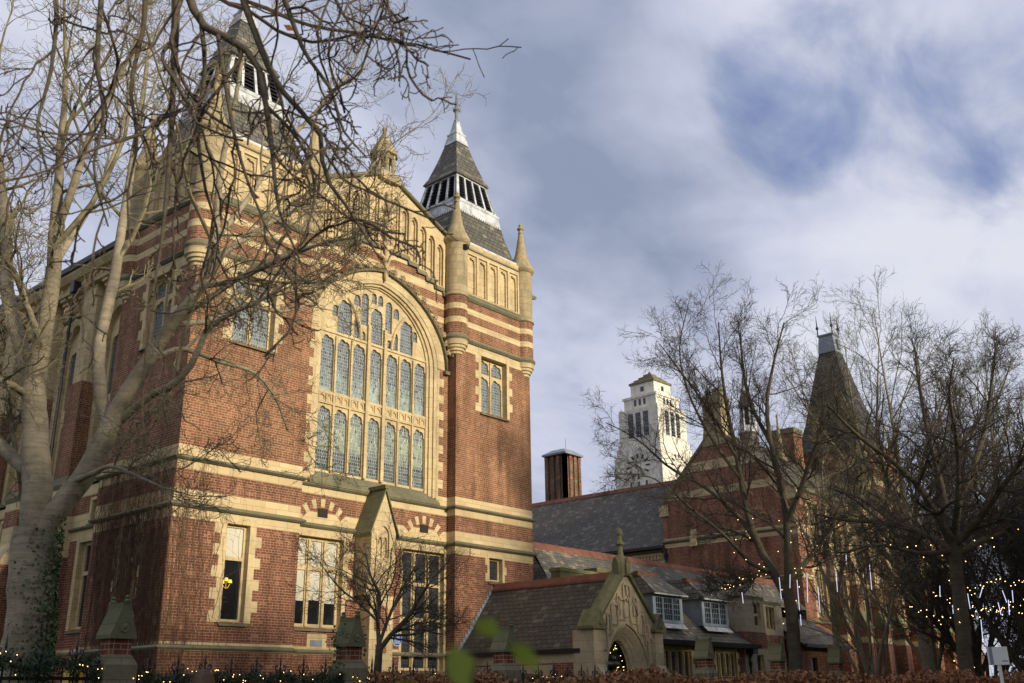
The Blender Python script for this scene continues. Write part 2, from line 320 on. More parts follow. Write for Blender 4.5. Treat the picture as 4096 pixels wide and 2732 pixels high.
# ------------------------------------------------------------------ shape helpers
def rect(a0, a1, z0, z1): return [(a0, z0), (a1, z0), (a1, z1), (a0, z1)]
def arch(a0, a1, z0, zs, rise, n=12, k=.12):               # opening with an arched head
    c, w = (a0+a1)/2, (a1-a0)/2; pts = [(a0, z0), (a1, z0)]
    for i in range(n+1):
        u = math.cos(math.pi*i/n); x = c+w*u
        z = zs+rise*((1-k)*math.sqrt(max(0, 1-u*u))+k*(1-abs(u))); pts.append((x, z))
    return pts
def cusped(a0, a1, z0, ztop, c=.2, lobes=5):               # light with a cusped round head
    w = (a1-a0)/2; m = (a0+a1)/2; zs = ztop-w*1.08; pts = [(a0, z0), (a1, z0)]
    for i in range(21):
        th = math.pi*i/20; r = 1-c*(1-abs(math.sin(lobes*th/2)))
        if i in (0, 20): r = 1
        pts.append((m+w*r*math.cos(th), zs+w*1.08*r*math.sin(th)))
    return pts
def quoins(mb, F, a, sgn, z0, z1, w1, w2, h, mi, proud=.012, edge=.004, start=0):
    n = max(1, round((z1-z0)/h)); h = (z1-z0)/n
    for i in range(n):
        w = w1 if (i+start) % 2 else w2; a0, a1 = (a-sgn*edge, a+sgn*w); mb.fbox(F, min(a0, a1), max(a0, a1), z0+i*h, z0+(i+1)*h, -proud, .06, mi)
def window(hall, F, a0, a1, z0, z1, cols=2, trans=(), heads=0., fmat='stone_fine', gmat='glass', reveal=.2, mull=.09, qw=(.13, .28), sill=True, lintel=.2, tz=.12, blinds=(), qh=.34, frame=.07, label=None):
    """stone window: toothed surround, frame with mullions/transoms/cusped heads, glass behind; returns the hole for the wall"""
    mb = MB(); holes = []; w = (a1-a0-2*frame-(cols-1)*mull)/cols; rows = [z0+frame]+list(trans)+[z1-frame]
    for r in range(len(rows)-1):
        lo = rows[r]+(tz/2 if r else 0); hi = rows[r+1]-(tz/2 if r < len(rows)-2 else 0)
        for c in range(cols):
            l = a0+frame+c*(w+mull)
            if heads and (r == len(rows)-2 or heads > 1): holes.append(cusped(l, l+w, lo, hi))
            else: holes.append(rect(l, l+w, lo, hi))
    mb.plate(F, rect(a0-.003, a1+.003, z0, z1), holes, reveal, reveal+.1, 0)
    for c in range(1, cols):                                  # projecting mullion nosing
        l = a0+frame+c*(w+mull)-mull/2; mb.fbox(F, l-mull*.28, l+mull*.28, z0+.03, z1-.1, reveal-.06, reveal-.002, 0)
    if qw:
        quoins(mb, F, a0, -1, z0-.02, z1, qw[0], qw[1], qh, 0); quoins(mb, F, a1, 1, z0-.02, z1, qw[0], qw[1], qh, 0, start=1)
        if lintel: mb.fbox(F, a0-qw[0], a1+qw[0], z1-.004, z1+lintel, -.012, .06, 0)
    o = mb.build('window', [fmat], hall)
    if label: o['label'] = label
    gb = MB(); gb.fbox(F, a0+.01, a1-.01, z0+.01, z1-.01, reveal+.07, reveal+.09); gb.build('glass', [gmat], o)
    for (c, b0, b1) in blinds:
        l = a0+frame+c*(w+mull); bb = MB(); bb.fbox(F, l-.01, l+w+.01, b0, b1, reveal+.055, reveal+.062); bb.build('blind', ['blind'], o)
    if sill:
        sb = MB(); pr = [(.1, z0-.13), (-.1, z0-.13), (-.1, z0-.08), (reveal, z0+.015), (reveal, z0-.13)]
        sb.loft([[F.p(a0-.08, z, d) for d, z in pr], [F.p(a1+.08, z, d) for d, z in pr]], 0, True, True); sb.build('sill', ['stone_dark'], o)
    return rect(a0, a1, z0, z1)
def letters(txt, F, a, z, size, mat, parent, depth=.004, name='lettering', d=-.004, align='CENTER', small=None):
    cu = bpy.data.curves.new('t', 'FONT'); cu.body = txt; cu.size = size; cu.align_x = align; cu.extrude = depth/2; cu.resolution_u = 2; cu.space_character = 1.05
    if small:
        cu.small_caps_scale = small
        for i, ch in enumerate(txt):
            if ch.islower(): cu.body_format[i].use_small_caps = True
    t = bpy.data.objects.new('t', cu); COL.objects.link(t)
    bpy.context.view_layer.update()
    me = bpy.data.meshes.new_from_object(t.evaluated_get(bpy.context.evaluated_depsgraph_get())); bpy.data.objects.remove(t)
    V = [F.p(a+v.co.x, z+v.co.y, d-v.co.z) for v in me.vertices]; fs = [list(p.vertices) for p in me.polygons]; bpy.data.meshes.remove(me)
    return mkmesh(name, np.array(V), fs, None, [mat], parent)
# ------------------------------------------------------------------ branches
def tubes(P, Rr, n=4):
    B, k, _ = P.shape; T = np.gradient(P, axis=1); T /= np.linalg.norm(T, axis=2, keepdims=True)+1e-9
    mt = np.abs(P[:, -1]-P[:, 0]).argmin(1); ref = np.eye(3)[mt][:, None, :]+0*T; A = np.cross(T, ref); A /= np.linalg.norm(A, axis=2, keepdims=True)+1e-9
    Bn = np.cross(T, A); th = np.arange(n)*2*np.pi/n
    V = P[:, :, None, :]+Rr[:, :, None, None]*(np.cos(th)[None, None, :, None]*A[:, :, None, :]+np.sin(th)[None, None, :, None]*Bn[:, :, None, :])
    idx = np.arange(B*k*n).reshape(B, k, n); a = idx[:, :-1, :]; b = idx[:, 1:, :]
    Fc = np.stack([a, np.roll(a, -1, 2), np.roll(b, -1, 2), b], -1).reshape(-1, 4)
    return V.reshape(-1, 3), Fc
def resample(pts, n):
    p = np.array(pts, float); d = np.r_[0, np.cumsum(np.linalg.norm(np.diff(p[:, :3], axis=0), axis=1))]
    # smooth (Catmull-Rom) resampling
    t = np.linspace(0, d[-1], n); out = np.empty((n, p.shape[1]))
    m = np.gradient(p, d, axis=0)
    i = np.clip(np.searchsorted(d, t, 'right')-1, 0, len(d)-2); h = (d[i+1]-d[i])[:, None]; s = ((t-d[i])[:, None])/h
    out = (2*s**3-3*s**2+1)*p[i]+(s**3-2*s**2+s)*h*m[i]+(-2*s**3+3*s**2)*p[i+1]+(s**3-s**2)*h*m[i+1]
    out[:, 3] = np.maximum(out[:, 3], .003)
    return out
def grow(P, Rr, k, lf, ang, n, wig, upb, rf, lo=.25, rend=.35, lmin=.15, hi=1., minr=.004, jit=.35):
    """children of every branch in P: k each; returns (P, R)"""
    B, m, _ = P.shape; L = np.linalg.norm(np.diff(P, axis=1), axis=2).sum(1)
    t = (lo+(hi-lo)*(np.arange(k)[None, :]+rng.uniform(0, 1, (B, k)))/k)*(m-1); t = np.minimum(t, m-1.001)
    i = t.astype(int); f = (t-i)[..., None]; bi = np.arange(B)[:, None]
    pos = P[bi, i]*(1-f)+P[bi, i+1]*f; tan = P[bi, i+1]-P[bi, i]; tan /= np.linalg.norm(tan, axis=2, keepdims=True)+1e-9
    r0 = (Rr[bi, i]*(1-f[..., 0])+Rr[bi, i+1]*f[..., 0])
    rv = rng.normal(size=(B, k, 3)); perp = rv-(rv*tan).sum(2, keepdims=True)*tan; perp /= np.linalg.norm(perp, axis=2, keepdims=True)+1e-9
    a = np.radians(ang)*(1+jit*rng.normal(size=(B, k, 1)))
    d = np.cos(a)*tan+np.sin(a)*perp; d[..., 2] += upb; d /= np.linalg.norm(d, axis=2, keepdims=True)
    ln = np.maximum(L[:, None]*lf*(1.15-.55*t/(m-1))*rng.uniform(.6, 1.35, (B, k)), lmin)
    pos = pos.reshape(-1, 3); d = d.reshape(-1, 3); ln = ln.reshape(-1); r0 = r0.reshape(-1)*rf
    Q = np.empty((B*k, n, 3)); Q[:, 0] = pos; st = (ln/(n-1))[:, None]
    for j in range(1, n):
        d = d+rng.normal(size=d.shape)*wig; d[:, 2] += upb*.5; d /= np.linalg.norm(d, axis=1, keepdims=True); Q[:, j] = Q[:, j-1]+d*st
    R = np.maximum(r0[:, None]*np.linspace(1, rend, n)[None, :], minr)
    return Q, R
def tree(name, label, cat, limbs, levels, tm='bark', cm='bark_twig', group=None, trunk_n=1, seg=14, sides=(9, 5, 4, 3, 3), again=()):
    """limbs: polylines (x,y,z,r); the first trunk_n and all limbs form the trunk, grown levels form the crown"""
    base = limbs[0][0]; root = thing(name, label, cat, (base[0], base[1], max(0, base[2])), group)
    LP = np.array([resample(l, seg) for l in limbs]); V, F = tubes(LP[..., :3]+rng.normal(size=LP[..., :3].shape)*LP[..., 3:4]*.05, LP[..., 3], sides[0])
    mkmesh('trunk', V, F.tolist(), None, [tm], root, uv=False, sm=[True]*len(F))
    P, R = LP[trunk_n:, :, :3], LP[trunk_n:, :, 3]; VS, FS, off = [], [], 0
    if len(P) == 0: P, R = LP[..., :3], LP[..., 3]
    for li, kw in enumerate(levels):
        P, R = grow(P, R, **kw); v, f = tubes(P, R, sides[min(li+1, len(sides)-1)]); VS.append(v); FS.append(f+off); off += len(v)
        kk = levels[li]
    for lv in again:                                       # a second flush of finer growth straight from the limbs
        P, R = LP[trunk_n:, :, :3], LP[trunk_n:, :, 3]
        for li, kw in enumerate(lv):
            P, R = grow(P, R, **kw); v, f = tubes(P, R, 4 if li == 0 else 3); VS.append(v); FS.append(f+off); off += len(v)
    V = np.concatenate(VS); F = np.concatenate(FS)
    mkmesh('crown', V, F.tolist(), None, [cm], root, uv=False)
    return root
def leaves(pos, size, nrm=None, asp=.5):
    """many small two-triangle leaves"""
    n = len(pos); a = rng.normal(size=(n, 3)); a /= np.linalg.norm(a, axis=1, keepdims=True); b = rng.normal(size=(n, 3)); b = np.cross(a, b); b /= np.linalg.norm(b, axis=1, keepdims=True)
    s = (size*rng.uniform(.6, 1.3, n))[:, None]; V = np.stack([pos-a*s, pos-b*s*asp, pos+a*s, pos+b*s*asp], 1).reshape(-1, 3)
    return V, np.arange(n*4).reshape(n, 4)
# ------------------------------------------------------------------ ground
def struct(o, kind='structure'): o['kind'] = kind; return o
mb = MB(); mb.box(-600, 700, -500, 800, -.5, 0.0); struct(mb.build('ground', ['ground']))
mb = MB(); mb.box(-60, 120, -22.5, 40, .0, .006); 
mb.v = [(x, y, z) for x, y, z in mb.v]; struct(mb.build('lawn', ['grass']))
mb = MB(); mb.box(-90, 140, -40, -30.5, .0, .01); struct(mb.build('road', ['ground']))
mb = MB(); mb.box(-90, 140, -30.5, -22.6, .0, .12); struct(mb.build('pavement', ['ground']))
# ------------------------------------------------------------------ the great hall
WT = 4.78; XR = 12.31; DG = .46; XC = (XR+WT)/2
hall = thing('great_hall', 'tall brick and golden sandstone hall with great arched window between two spired towers', 'hall', (XC, 0, 0))
def tower(x0, left):
    x1 = x0+WT; xc, yc = x0+WT/2, WT/2
    Ff = Fr((x0, 0, 0), (1, 0, 0), (0, 1, 0)); Fl = Fr((x0, 0, 0), (0, 1, 0), (1, 0, 0)); Frr = Fr((x1, 0, 0), (0, 1, 0), (-1, 0, 0))
    hf, hl = [], []
    # upper two-light window
    hf.append(window(hall, Ff, 1.53, 3.20, 12.8, 15.30, 2, (14.55,), 2, gmat='glass_hall', reveal=.26, qw=(.16, .36), lintel=.33, mull=.12))
    if left:
        hl.append(window(hall, Fl, 1.35, 2.98, 12.8, 15.30, 2, (14.55,), 2, gmat='glass_hall', reveal=.26, qw=(.16, .36), lintel=.33, mull=.12))
        hf.append(window(hall, Ff, 1.97, 2.83, 3.75, 6.76, 1, (5.7,), 0, reveal=.2, qw=(.24, .46), blinds=[(0, 5.72, 6.7)], frame=.09))
        hl.append(window(hall, Fl, 1.98, 2.78, 3.75, 6.76, 1, (5.7,), 0, reveal=.2, qw=(.24, .42), frame=.09))
    else:
        hf.append(window(hall, Ff, 1.99, 2.80, 5.85, 6.77, 1, (), 0, gmat='glass_dark', reveal=.2, qw=(.12, .24), frame=.08, qh=.3))
    # blind parapet panels
    pan = [(2.38+.695*(i-2)-.285, 2.38+.695*(i-2)+.285) for i in range(5)]
    mb = MB()
    for F, hs in ((Ff, hf), (Fl, hl), (Frr, [])):
        hp = [rect(a, b, 17.98, 19.84) for a, b in pan]
        mb.plate(F, rect(0 if F is Ff else .001, WT if F is Ff else WT-.001, 0, 20.3), hs+hp, 0, .5, 0, 2, 2, sides=False)
        for a, b in pan:
            mb.fbox(F, a-.03, b+.03, 17.95, 19.87, .16, .2, 1)
            mb.plate(F, rect(a-.002, b+.002, 17.96, 19.85), [cusped(a+.06, b-.06, 17.97, 19.74, .26)], .07, .165, 1)
            pr = [(.0, 17.84), (-.03, 17.84), (-.03, 17.9), (.155, 18.10), (.155, 17.84)]
        mb.loft([[F.p(.3, z, d) for d, z in pr], [F.p(WT-.3, z, d) for d, z in pr]], 3, True, True)
    mb.box(x0+.01, x1-.01, WT-.3, WT, 0, 20.29, 0)
    mb.box(x0+.3, x1-.3, .3, WT-.3, 19.9, 20.0, 1)
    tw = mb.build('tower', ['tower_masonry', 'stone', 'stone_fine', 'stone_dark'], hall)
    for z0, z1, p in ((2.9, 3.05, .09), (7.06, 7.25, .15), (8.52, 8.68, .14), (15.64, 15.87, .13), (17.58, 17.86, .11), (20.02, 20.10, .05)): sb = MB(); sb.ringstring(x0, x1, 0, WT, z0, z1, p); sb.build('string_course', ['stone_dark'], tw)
    cb = MB(); h = WT/2
    cb.sq(xc, yc, [(h+.01, 20.10), (h+.03, 20.14), (h+.07, 20.26), (h+.07, 20.30), (h-.3, 20.40)], 0); cb.build('coping', ['stone'], tw)
    gu = MB(); gu.sq(xc, yc, [(h-.05, 20.38), (h-.05, 20.47), (h-.28, 20.5)], 0); gu.build('gutter', ['lead'], tw)
    corners = [(x0+.2, .22, 1), (x1-.2, .22, 1), (x0+.2, WT-.22, 0)]
    for cx, cy, fr in corners:
        tb = MB(); r = .49
        prof = [(.10, 14.86), (.22, 14.9), (.22, 15.0), (.29, 15.03), (.29, 15.13), (.36, 15.16), (.36, 15.25), (.43, 15.28), (.44, 15.38), (.50, 15.41), (.52, 15.62), (r+.09, 15.70), (r+.09, 15.76), (r, 15.88), (r, 17.58), (r+.07, 17.62), (r+.07, 17.68), (r, 17.78), (r, 20.08), (r+.05, 20.12), (r+.12, 20.22), (r+.13, 20.27), (r+.10, 20.36), (r-.08, 20.72), (.27, 21.15), (.13, 22.05), (.10, 22.2), (.13, 22.24), (.09, 22.3), (.09, 22.38), (.16, 22.44), (.16, 22.50), (.07, 22.56), (.10, 22.66), (.02, 22.76)]
        mis = []
        for (ra, za), (rb, zb) in zip(prof[:-1], prof[1:]):
            z = (za+zb)/2; mis.append(1 if z < 15.66 else 2 if z < 15.88 else 0 if z < 17.6 else 3)
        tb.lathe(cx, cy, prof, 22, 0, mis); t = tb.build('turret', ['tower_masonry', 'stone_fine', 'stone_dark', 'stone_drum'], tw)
    # spire: slate skirts, leaded louvre stage, cap and finial
    rb = MB(); rb.sq(xc, yc, [(2.16, 20.4), (1.9, 20.9), (1.66, 21.75), (1.5, 22.5)], 0); rb.build('lower_slates', ['slate'], tw)
    fb = MB(); rings = []
    for (hh, z) in ((1.53, 22.38), (1.44, 22.93), (1.47, 22.97), (1.47, 23.06), (1.36, 23.10)):
        rg = []
        for s in range(4):
            for q in range(40):
                u = -1+2*q/40; ww = .02*((q % 2)*2-1) if z < 22.9 else 0
                x, y = {0: (u*hh, -hh-ww), 1: (hh+ww, u*hh), 2: (-u*hh, hh+ww), 3: (-hh-ww, -u*hh)}[s]; rg.append((xc+x, yc+y, z))
        rings.append(rg)
    fb.loft(rings, 0); fb.build('flashing', ['lead'], tw)
    lb = MB(); lb.sq(xc, yc, [(1.24, 23.06), (.90, 24.7)], 0); core = lb.build('louvre_core', ['louvre'], tw)
    pb = MB(); z0, z1, h0, h1 = 23.08, 24.66, 1.36, 1.02
    pos = [-.93, -.48, 0, .48, .93]
    def leanbox(ax, u0, u1, za, zb, th, mi=0):
        ring = []
        for z in (za, zb):
            t = (z-z0)/(z1-z0); hh = h0+(h1-h0)*t; rr = []
            for uu, dd in ((u0, 0), (u1, 0), (u1, -th), (u0, -th)):
                x, y = uu*hh, -(hh+dd)
                c, s = [(1, 0), (0, 1), (-1, 0), (0, -1)][ax]; rr.append((xc+c*x-s*y, yc+s*x+c*y, z))
            ring.append(rr)
        pb.loft(ring, mi, True, True)
    for ax in range(4):
        for u in pos: leanbox(ax, u-(.07 if abs(u) > .9 else .045), u+(.069 if abs(u) > .9 else .045), z0+.05, z1, .12)
        leanbox(ax, -1.03, 1.03, z0-.02, z0+.14, .14-.002*ax); leanbox(ax, -.995, .995, z1-.12, z1+.05, .10-.002*ax)
    pb.build('louvre_frame', ['lead'], tw)
    vb = MB()
    for ax in range(4):
        for j in range(7):
            z = 23.3+j*.18; t = (z-z0)/(z1-z0); hh = h0+(h1-h0)*t-.02; c, s = [(1, 0), (0, 1), (-1, 0), (0, -1)][ax]
            pr = [(-.9*hh, -hh), (.9*hh, -hh), (.9*hh, -hh+.12), (-.9*hh, -hh+.12)]
            lo = [(xc+c*x-s*y, yc+s*x+c*y, z+(.09 if i > 1 else 0)) for i, (x, y) in enumerate(pr)]; hi = [(a, b, q+.025) for a, b, q in lo]
            vb.loft([lo, hi], 0, True, True)
    vb.build('louvre_blades', ['louvre'], tw)
    ub = MB(); ub.sq(xc, yc, [(1.0, 24.58), (1.12, 24.62), (1.13, 24.67), (.95, 25.0), (.62, 26.05), (.37, 26.98)], 0); ub.build('upper_slates', ['slate'], tw)
    kb = MB(); kb.sq(xc, yc, [(.43, 26.86), (.30, 27.4), (.33, 27.42), (.33, 27.5), (.24, 27.55), (.10, 28.3)], 0); kb.build('lead_cap', ['lead'], tw)
    nb = MB(); nb.lathe(xc, yc, [(.10, 28.2), (.13, 28.26), (.13, 28.34), (.085, 28.4), (.085, 28.75), (.12, 28.82), (.19, 28.9), (.19, 28.98), (.10, 29.06), (.085, 29.2), (.06, 29.75), (.02, 29.8), (.012, 30.1)], 10)
    for q in range(4):
        a = q*math.pi/2+.4; nb.tube([(xc, yc, 29.78), (xc+.1*math.cos(a), yc+.1*math.sin(a), 29.82), (xc+.12*math.cos(a), yc+.12*math.sin(a), 29.95)], [.012, .01, .004], 4)
    nb.build('finial', ['lead_grey'], tw)
    # corner spouts
    gb = MB(); gx = x1+.28 if not left else x0-.28; sg = 1 if not left else -1
    gb.loft([[(gx-sg*.1, .1, 19.0), (gx-sg*.1, .26, 19.0), (gx-sg*.1, .26, 19.24), (gx-sg*.1, .1, 19.24)], [(gx+sg*.5, .12, 19.14), (gx+sg*.5, .24, 19.14), (gx+sg*.5, .24, 19.26), (gx+sg*.5, .12, 19.26)]], 0, True, True); gb.build('water_spout', ['stone_dark'], tw)
    if not left:
        db = MB(); db.loft([[(x0+.1, -.30, 19.75), (x0+.3, -.30, 19.75), (x0+.3, -.30, 20.0), (x0+.1, -.30, 20.0)], [(x0+.12, -.48, 19.78), (x0+.28, -.48, 19.78), (x0+.28, -.48, 19.92), (x0+.12, -.48, 19.92)]], 0, True, True); db.build('water_spout', ['sign_dark'], tw)
    return tw
twl = tower(0, True); twr = tower(XR, False)
# corbelled quoins under the turrets
# ---- gable wall with the great window
FG = Fr((0, DG, 0), (1, 0, 0), (0, 1, 0)); gz = lambda x: 20.28+(22.05-20.28)*(1-abs(x-XC)/(XC-WT))
wh = 3.12; op = arch(XC-wh, XC+wh, 8.75, 14.25, 2.95, 20, .10)
gh = [op]
gh.append(window(hall, FG, 5.02, 7.10, 3.75, 6.78, 3, (5.72,), 0, reveal=.2, qw=(.22, .48), lintel=.2, mull=.19, tz=.15, frame=.12, blinds=[(0, 5.8, 6.66), (1, 5.8, 6.66), (2, 5.8, 6.66), (0, 4.62, 5.64), (1, 4.66, 5.64), (2, 4.58, 5.64)]))
gh.append(window(hall, FG, 9.98, 12.18, 2.4, 6.78, 3, (4.23, 5.52), 0, gmat='glass_dark', reveal=.2, qw=(.1, .12), lintel=.2, mull=.19, tz=.13, frame=.10))
# stepped blind arcade in the gable head
steps = []; pw = .515
for sgn in (-1, 1):
    for i in range(7):
        ci = XC+sgn*(.32+pw*(i+.5)); top = gz(ci)-.62; bot = 18.70-(0 if i < 2 else 0)-(i-1)*.19 if i > 1 else 18.62
        bot = [18.80, 18.80, 18.62, 18.42, 18.22, 18.02, 17.82][i]; steps.append((ci-pw/2+.06, ci+pw/2-.06, bot, top))
mb = MB(); outer = [(WT-.1, 0), (XR+.1, 0), (XR+.1, gz(XR+.1)), (XC, gz(XC)), (WT-.1, gz(WT-.1))]
mb.plate(FG, outer, gh+[arch(a, b, z0, z1-.3, .3, 8, .2) for a, b, z0, z1 in steps], 0, .4, 0, 2, 2)
gw = mb.build('gable_wall', ['gable_masonry', 'stone', 'stone_fine'], hall)
pb = MB(); F2 = FG
for a, b, z0, z1 in steps:
    pb.fbox(FG, a-.05, b+.05, z0-.1, z1+.1, .15, .18, 0)
    pb.plate(FG, arch(a, b, z0, z1-.3, .302, 8, .2), [cusped(a+.055, b-.055, z0+.02, z1-.09, .25, 3)], .06, .155, 1)
# stepped stone skin of the blind arcade standing proud of the striped wall
for sgn in (-1, 1):
    poly = []
    for i in range(7):
        ia, ib = XC+sgn*(.30+pw*i), XC+sgn*(.30+pw*(i+1)); ia, ib = min(ia, ib), max(ia, ib)
        s = steps[(0 if sgn < 0 else 7)+i]; bot = s[2]-.10
        zt = min(gz(ia), gz(ib))-.02
        pb.plate(FG, [(ia, bot), (ib, bot), (ib, gz(ib)-.05), (ia, gz(ia)-.05)], [arch(s[0], s[1], s[2], s[3]-.3, .3, 8, .2)], -.05, .02, 1)
        pr = [(-.05, bot-.14), (-.10, bot-.14), (-.10, bot-.08), (-.052, bot+.07)]
        pb.loft([[FG.p(ia-.03, z, d) for d, z in pr], [FG.p(ib+.03, z, d) for d, z in pr]], 2, True, True)
        nx = steps[(0 if sgn < 0 else 7)+i+1][2]-.24 if i < 6 else None
        if nx and bot-nx > .05:
            e = ib if sgn > 0 else ia; pb.fbox(FG, e-.05, e+.05, nx+.1, bot-.06, -.085, -.001, 2)
    if sgn > 0: pass
pb.build('blind_arcade', ['stone', 'stone_fine', 'stone_dark'], gw)
cb = MB()
for sgn in (-1, 1):
    xe = XC+sgn*(XC-WT-.02); pr = [(-.16, .0), (-.20, .05), (-.20, .12), (.1, .26), (.45, .26), (.45, .0)]
    cb.loft([[FG.p(XC, gz(XC)+z, d) for d, z in pr], [FG.p(xe, gz(xe)+z, d) for d, z in pr]], 0, True, True)
cb.build('coping', ['stone_dark'], gw)
# ---- great window
gwn = MB()
gl = 2.72; HO = arch(XC-gl-.02, XC+gl+.02, 9.15, 14.2, 2.72, 20, .10); holes = []
mw, bw = .12, .20; lw = (2*gl-4*mw-2*bw)/7; xs = []; x = XC-gl
for i in range(7): xs.append((x, x+lw)); x += lw+(bw if i in (2, 3) else mw)
for a, b in xs:
    holes.append(cusped(a, b, 9.25, 11.62, .22)); holes.append(cusped(a, b, 12.22, 14.40, .22))
def inside(x, z, m=.1):
    u = abs(x-XC)/(gl-m); return u < 1 and z < 14.2+(2.72-m)*((1-.1)*math.sqrt(1-u*u)+.1*(1-u))
for grp in ((0, 1, 2), (4, 5, 6)):
    a, b = xs[grp[1]]; holes.append(cusped(a-.02, b+.02, 14.62, 16.02, .2))
    for k in (grp[0], grp[2]):
        a, b = xs[k]; m = (a+b)/2
        outer_side = k in (0, 6)
        for (l, r, z1) in ((a+.02, m-.04, 15.0), (m+.04, b-.02, 15.0)):
            far = abs((l+r)/2-XC)
            z1 = 15.35 if (far < 2.2 and far > 1.8) or (abs((l+r)/2-(xs[grp[1]][0]+xs[grp[1]][1])/2) < .62) else 14.98
            if inside(l, z1) and inside(r, z1): holes.append(cusped(l, r, 14.62, z1, .15, 3))
a, b = xs[3]; holes.append(cusped(a+.02, b-.02, 14.62, 16.12, .2)); m = (a+b)/2
for (l, r, z0, z1) in ((m-.30, m-.04, 16.28, 16.74), (m+.04, m+.30, 16.28, 16.74), (a-.48, a-.12, 15.25, 16.6), (b+.12, b+.48, 15.25, 16.6), (a-.86, a-.54, 15.95, 16.42), (b+.54, b+.86, 15.95, 16.42), (a-1.9, a-1.62, 15.25, 15.7), (b+1.62, b+1.9, 15.25, 15.7)): holes.append(cusped(l, r, z0, z1, .15, 3))
gwn.plate(FG, HO, holes, .30, .42, 0)
for i in range(6):                                             # mullion nosings
    xm = (xs[i][1]+xs[i+1][0])/2; big = i in (2, 3); w_ = .075 if big else .04
    gwn.fbox(FG, xm-w_, xm+w_, 9.18, 14.42 if not big else 15.3, .19 if big else .23, .305, 0)
gwn.fbox(FG, XC-gl, XC+gl, 11.70, 11.79, .24, .30, 0); gwn.fbox(FG, XC-gl, XC+gl, 12.08, 12.18, .24, .30, 0); gwn.fbox(FG, XC-gl, XC+gl, 14.50, 14.57, .25, .30, 0)
for a, b in xs:                                                # pierced panels in the band
    for k in range(2):
        l = a+k*lw/2+.02; gwn.plate(FG, rect(l, l+lw/2-.04, 11.795, 12.075), [arch(l+.04, l+lw/2-.08, 11.83, 11.94, .10, 6)], .255, .30, 0)
for sgn in (-1, 1):                                            # sub-arches over the outer lights
    c = XC+sgn*1.78; P = []
    for i in range(13):
        u = math.cos(math.pi*i/12); P.append((c+.98*u, 14.58+1.75*((1-.3)*math.sqrt(max(0, 1-u*u))+.3*(1-abs(u)))))
    for p, q in zip(P[:-1], P[1:]): 
        if inside(*p, -.1) and inside(*q, -.1): gwn.tube([FG.p(p[0], p[1], .27), FG.p(q[0], q[1], .27)], [.06, .06], 6)
# stepped mouldings of the reveal
for k, (o0, dd) in enumerate(((3.13, .0), (2.98, .10), (2.86, .2))):
    pts0 = arch(XC-o0, XC+o0, 8.9-.02*k, 14.25-.015*k, 2.95-(3.12-o0)*.6, 20, .10); i0 = o0-(.15 if k < 2 else .13)
    pts1 = arch(XC-i0, XC+i0, 8.88, 14.22, 2.95-(3.12-i0)*.6, 20, .10)
    ring = pts0[1:]+[pts0[0]]; rin = pts1[1:]+[pts1[0]]; n = len(ring)
    for i in range(n-1): gwn.add([FG.p(*ring[i], dd), FG.p(*ring[i+1], dd), FG.p(*rin[i+1], dd+.035), FG.p(*rin[i], dd+.035)], [(0, 1, 2, 3)], 0)
    for i in range(n-1): gwn.add([FG.p(*rin[i], dd+.035), FG.p(*rin[i+1], dd+.035), FG.p(*rin[i+1], dd+.13), FG.p(*rin[i], dd+.13)], [(0, 1, 2, 3)], 0)
gwo = gwn.build('great_window', ['stone_fine'], hall)
sb = MB(); A0 = arch(XC-wh-.42, XC+wh+.42, 14.25, 14.3, 3.28, 24, .12)[2:]; A1 = arch(XC-wh, XC+wh, 14.25, 14.3, 2.92, 24, .10)[2:]
for i in range(len(A0)-1): sb.add([FG.p(*A0[i], -.014), FG.p(*A0[i+1], -.014), FG.p(*A1[i+1], -.014), FG.p(*A1[i], -.014)], [(0, 1, 2, 3)])
quoins(sb, FG, XC-wh, -1, 8.62, 14.25, .12, .38, .355, 0); quoins(sb, FG, XC+wh, 1, 8.62, 14.25, .12, .38, .355, 0)
sb.build('surround', ['stone'], gwo)
gg = MB(); gg.plate(FG, HO, (), .38, .40, 0); gg.build('glass', ['glass_hall'], gwo)
hb = MB(); H = arch(XC-wh-.46, XC+wh+.46, 14.2, 14.3, 3.32, 26, .14)[2:]
hb.v = []; pr = [(.0, -.05), (-.14, -.03), (-.17, .05), (.0, .13)]
hb.loft([[FG.p(XC+(x-XC)*(1+o*.27/max(1, abs(x-XC)+2)), z+o, d) for d, o in pr] for x, z in H], 0, True, True)
hb.fbox(FG, XC+wh+.33, XC+wh+.58, 14.1, 14.24, -.18, .0, 0); hb.fbox(FG, XC-wh-.58, XC-wh-.33, 14.1, 14.24, -.18, .0, 0)
hb.build('hood_mould', ['stone_dark'], gwo)
for i in range(2, len(H)-2):                                   # crockets along the hood
    if abs(H[i][0]-XC) < .35: continue
    kb = MB(); x, z = H[i]; n = Vector((x-XC, 0, (z-13.2))).normalized(); c = Vector((x, DG-.12, z))+n*.16
    t = Vector((n.z, 0, -n.x))
    kb.tube([c-n*.14, c, c+n*.07+t*.05], [.07, .06, .03], 6)
    for q in range(6):
        a = q*math.pi/3+i; e = c+(t*math.cos(a)+n*math.sin(a))*.15; kb.tube([c+Vector((0, -.03, 0)), c+(e-c)*.6+Vector((0, -.09, 0)), e+Vector((0, -.05, 0))], [.05, .055, .02], 5)
    kb.build('crocket', ['stone_drum'], gwo)
fb = MB(); fb.lathe(XC+.02, DG-.14, [(.02, 17.2), (.09, 17.35), (.10, 17.9), (.16, 18.0), (.17, 18.12), (.10, 18.2), (.085, 20.9), (.03, 21.3)], 10)
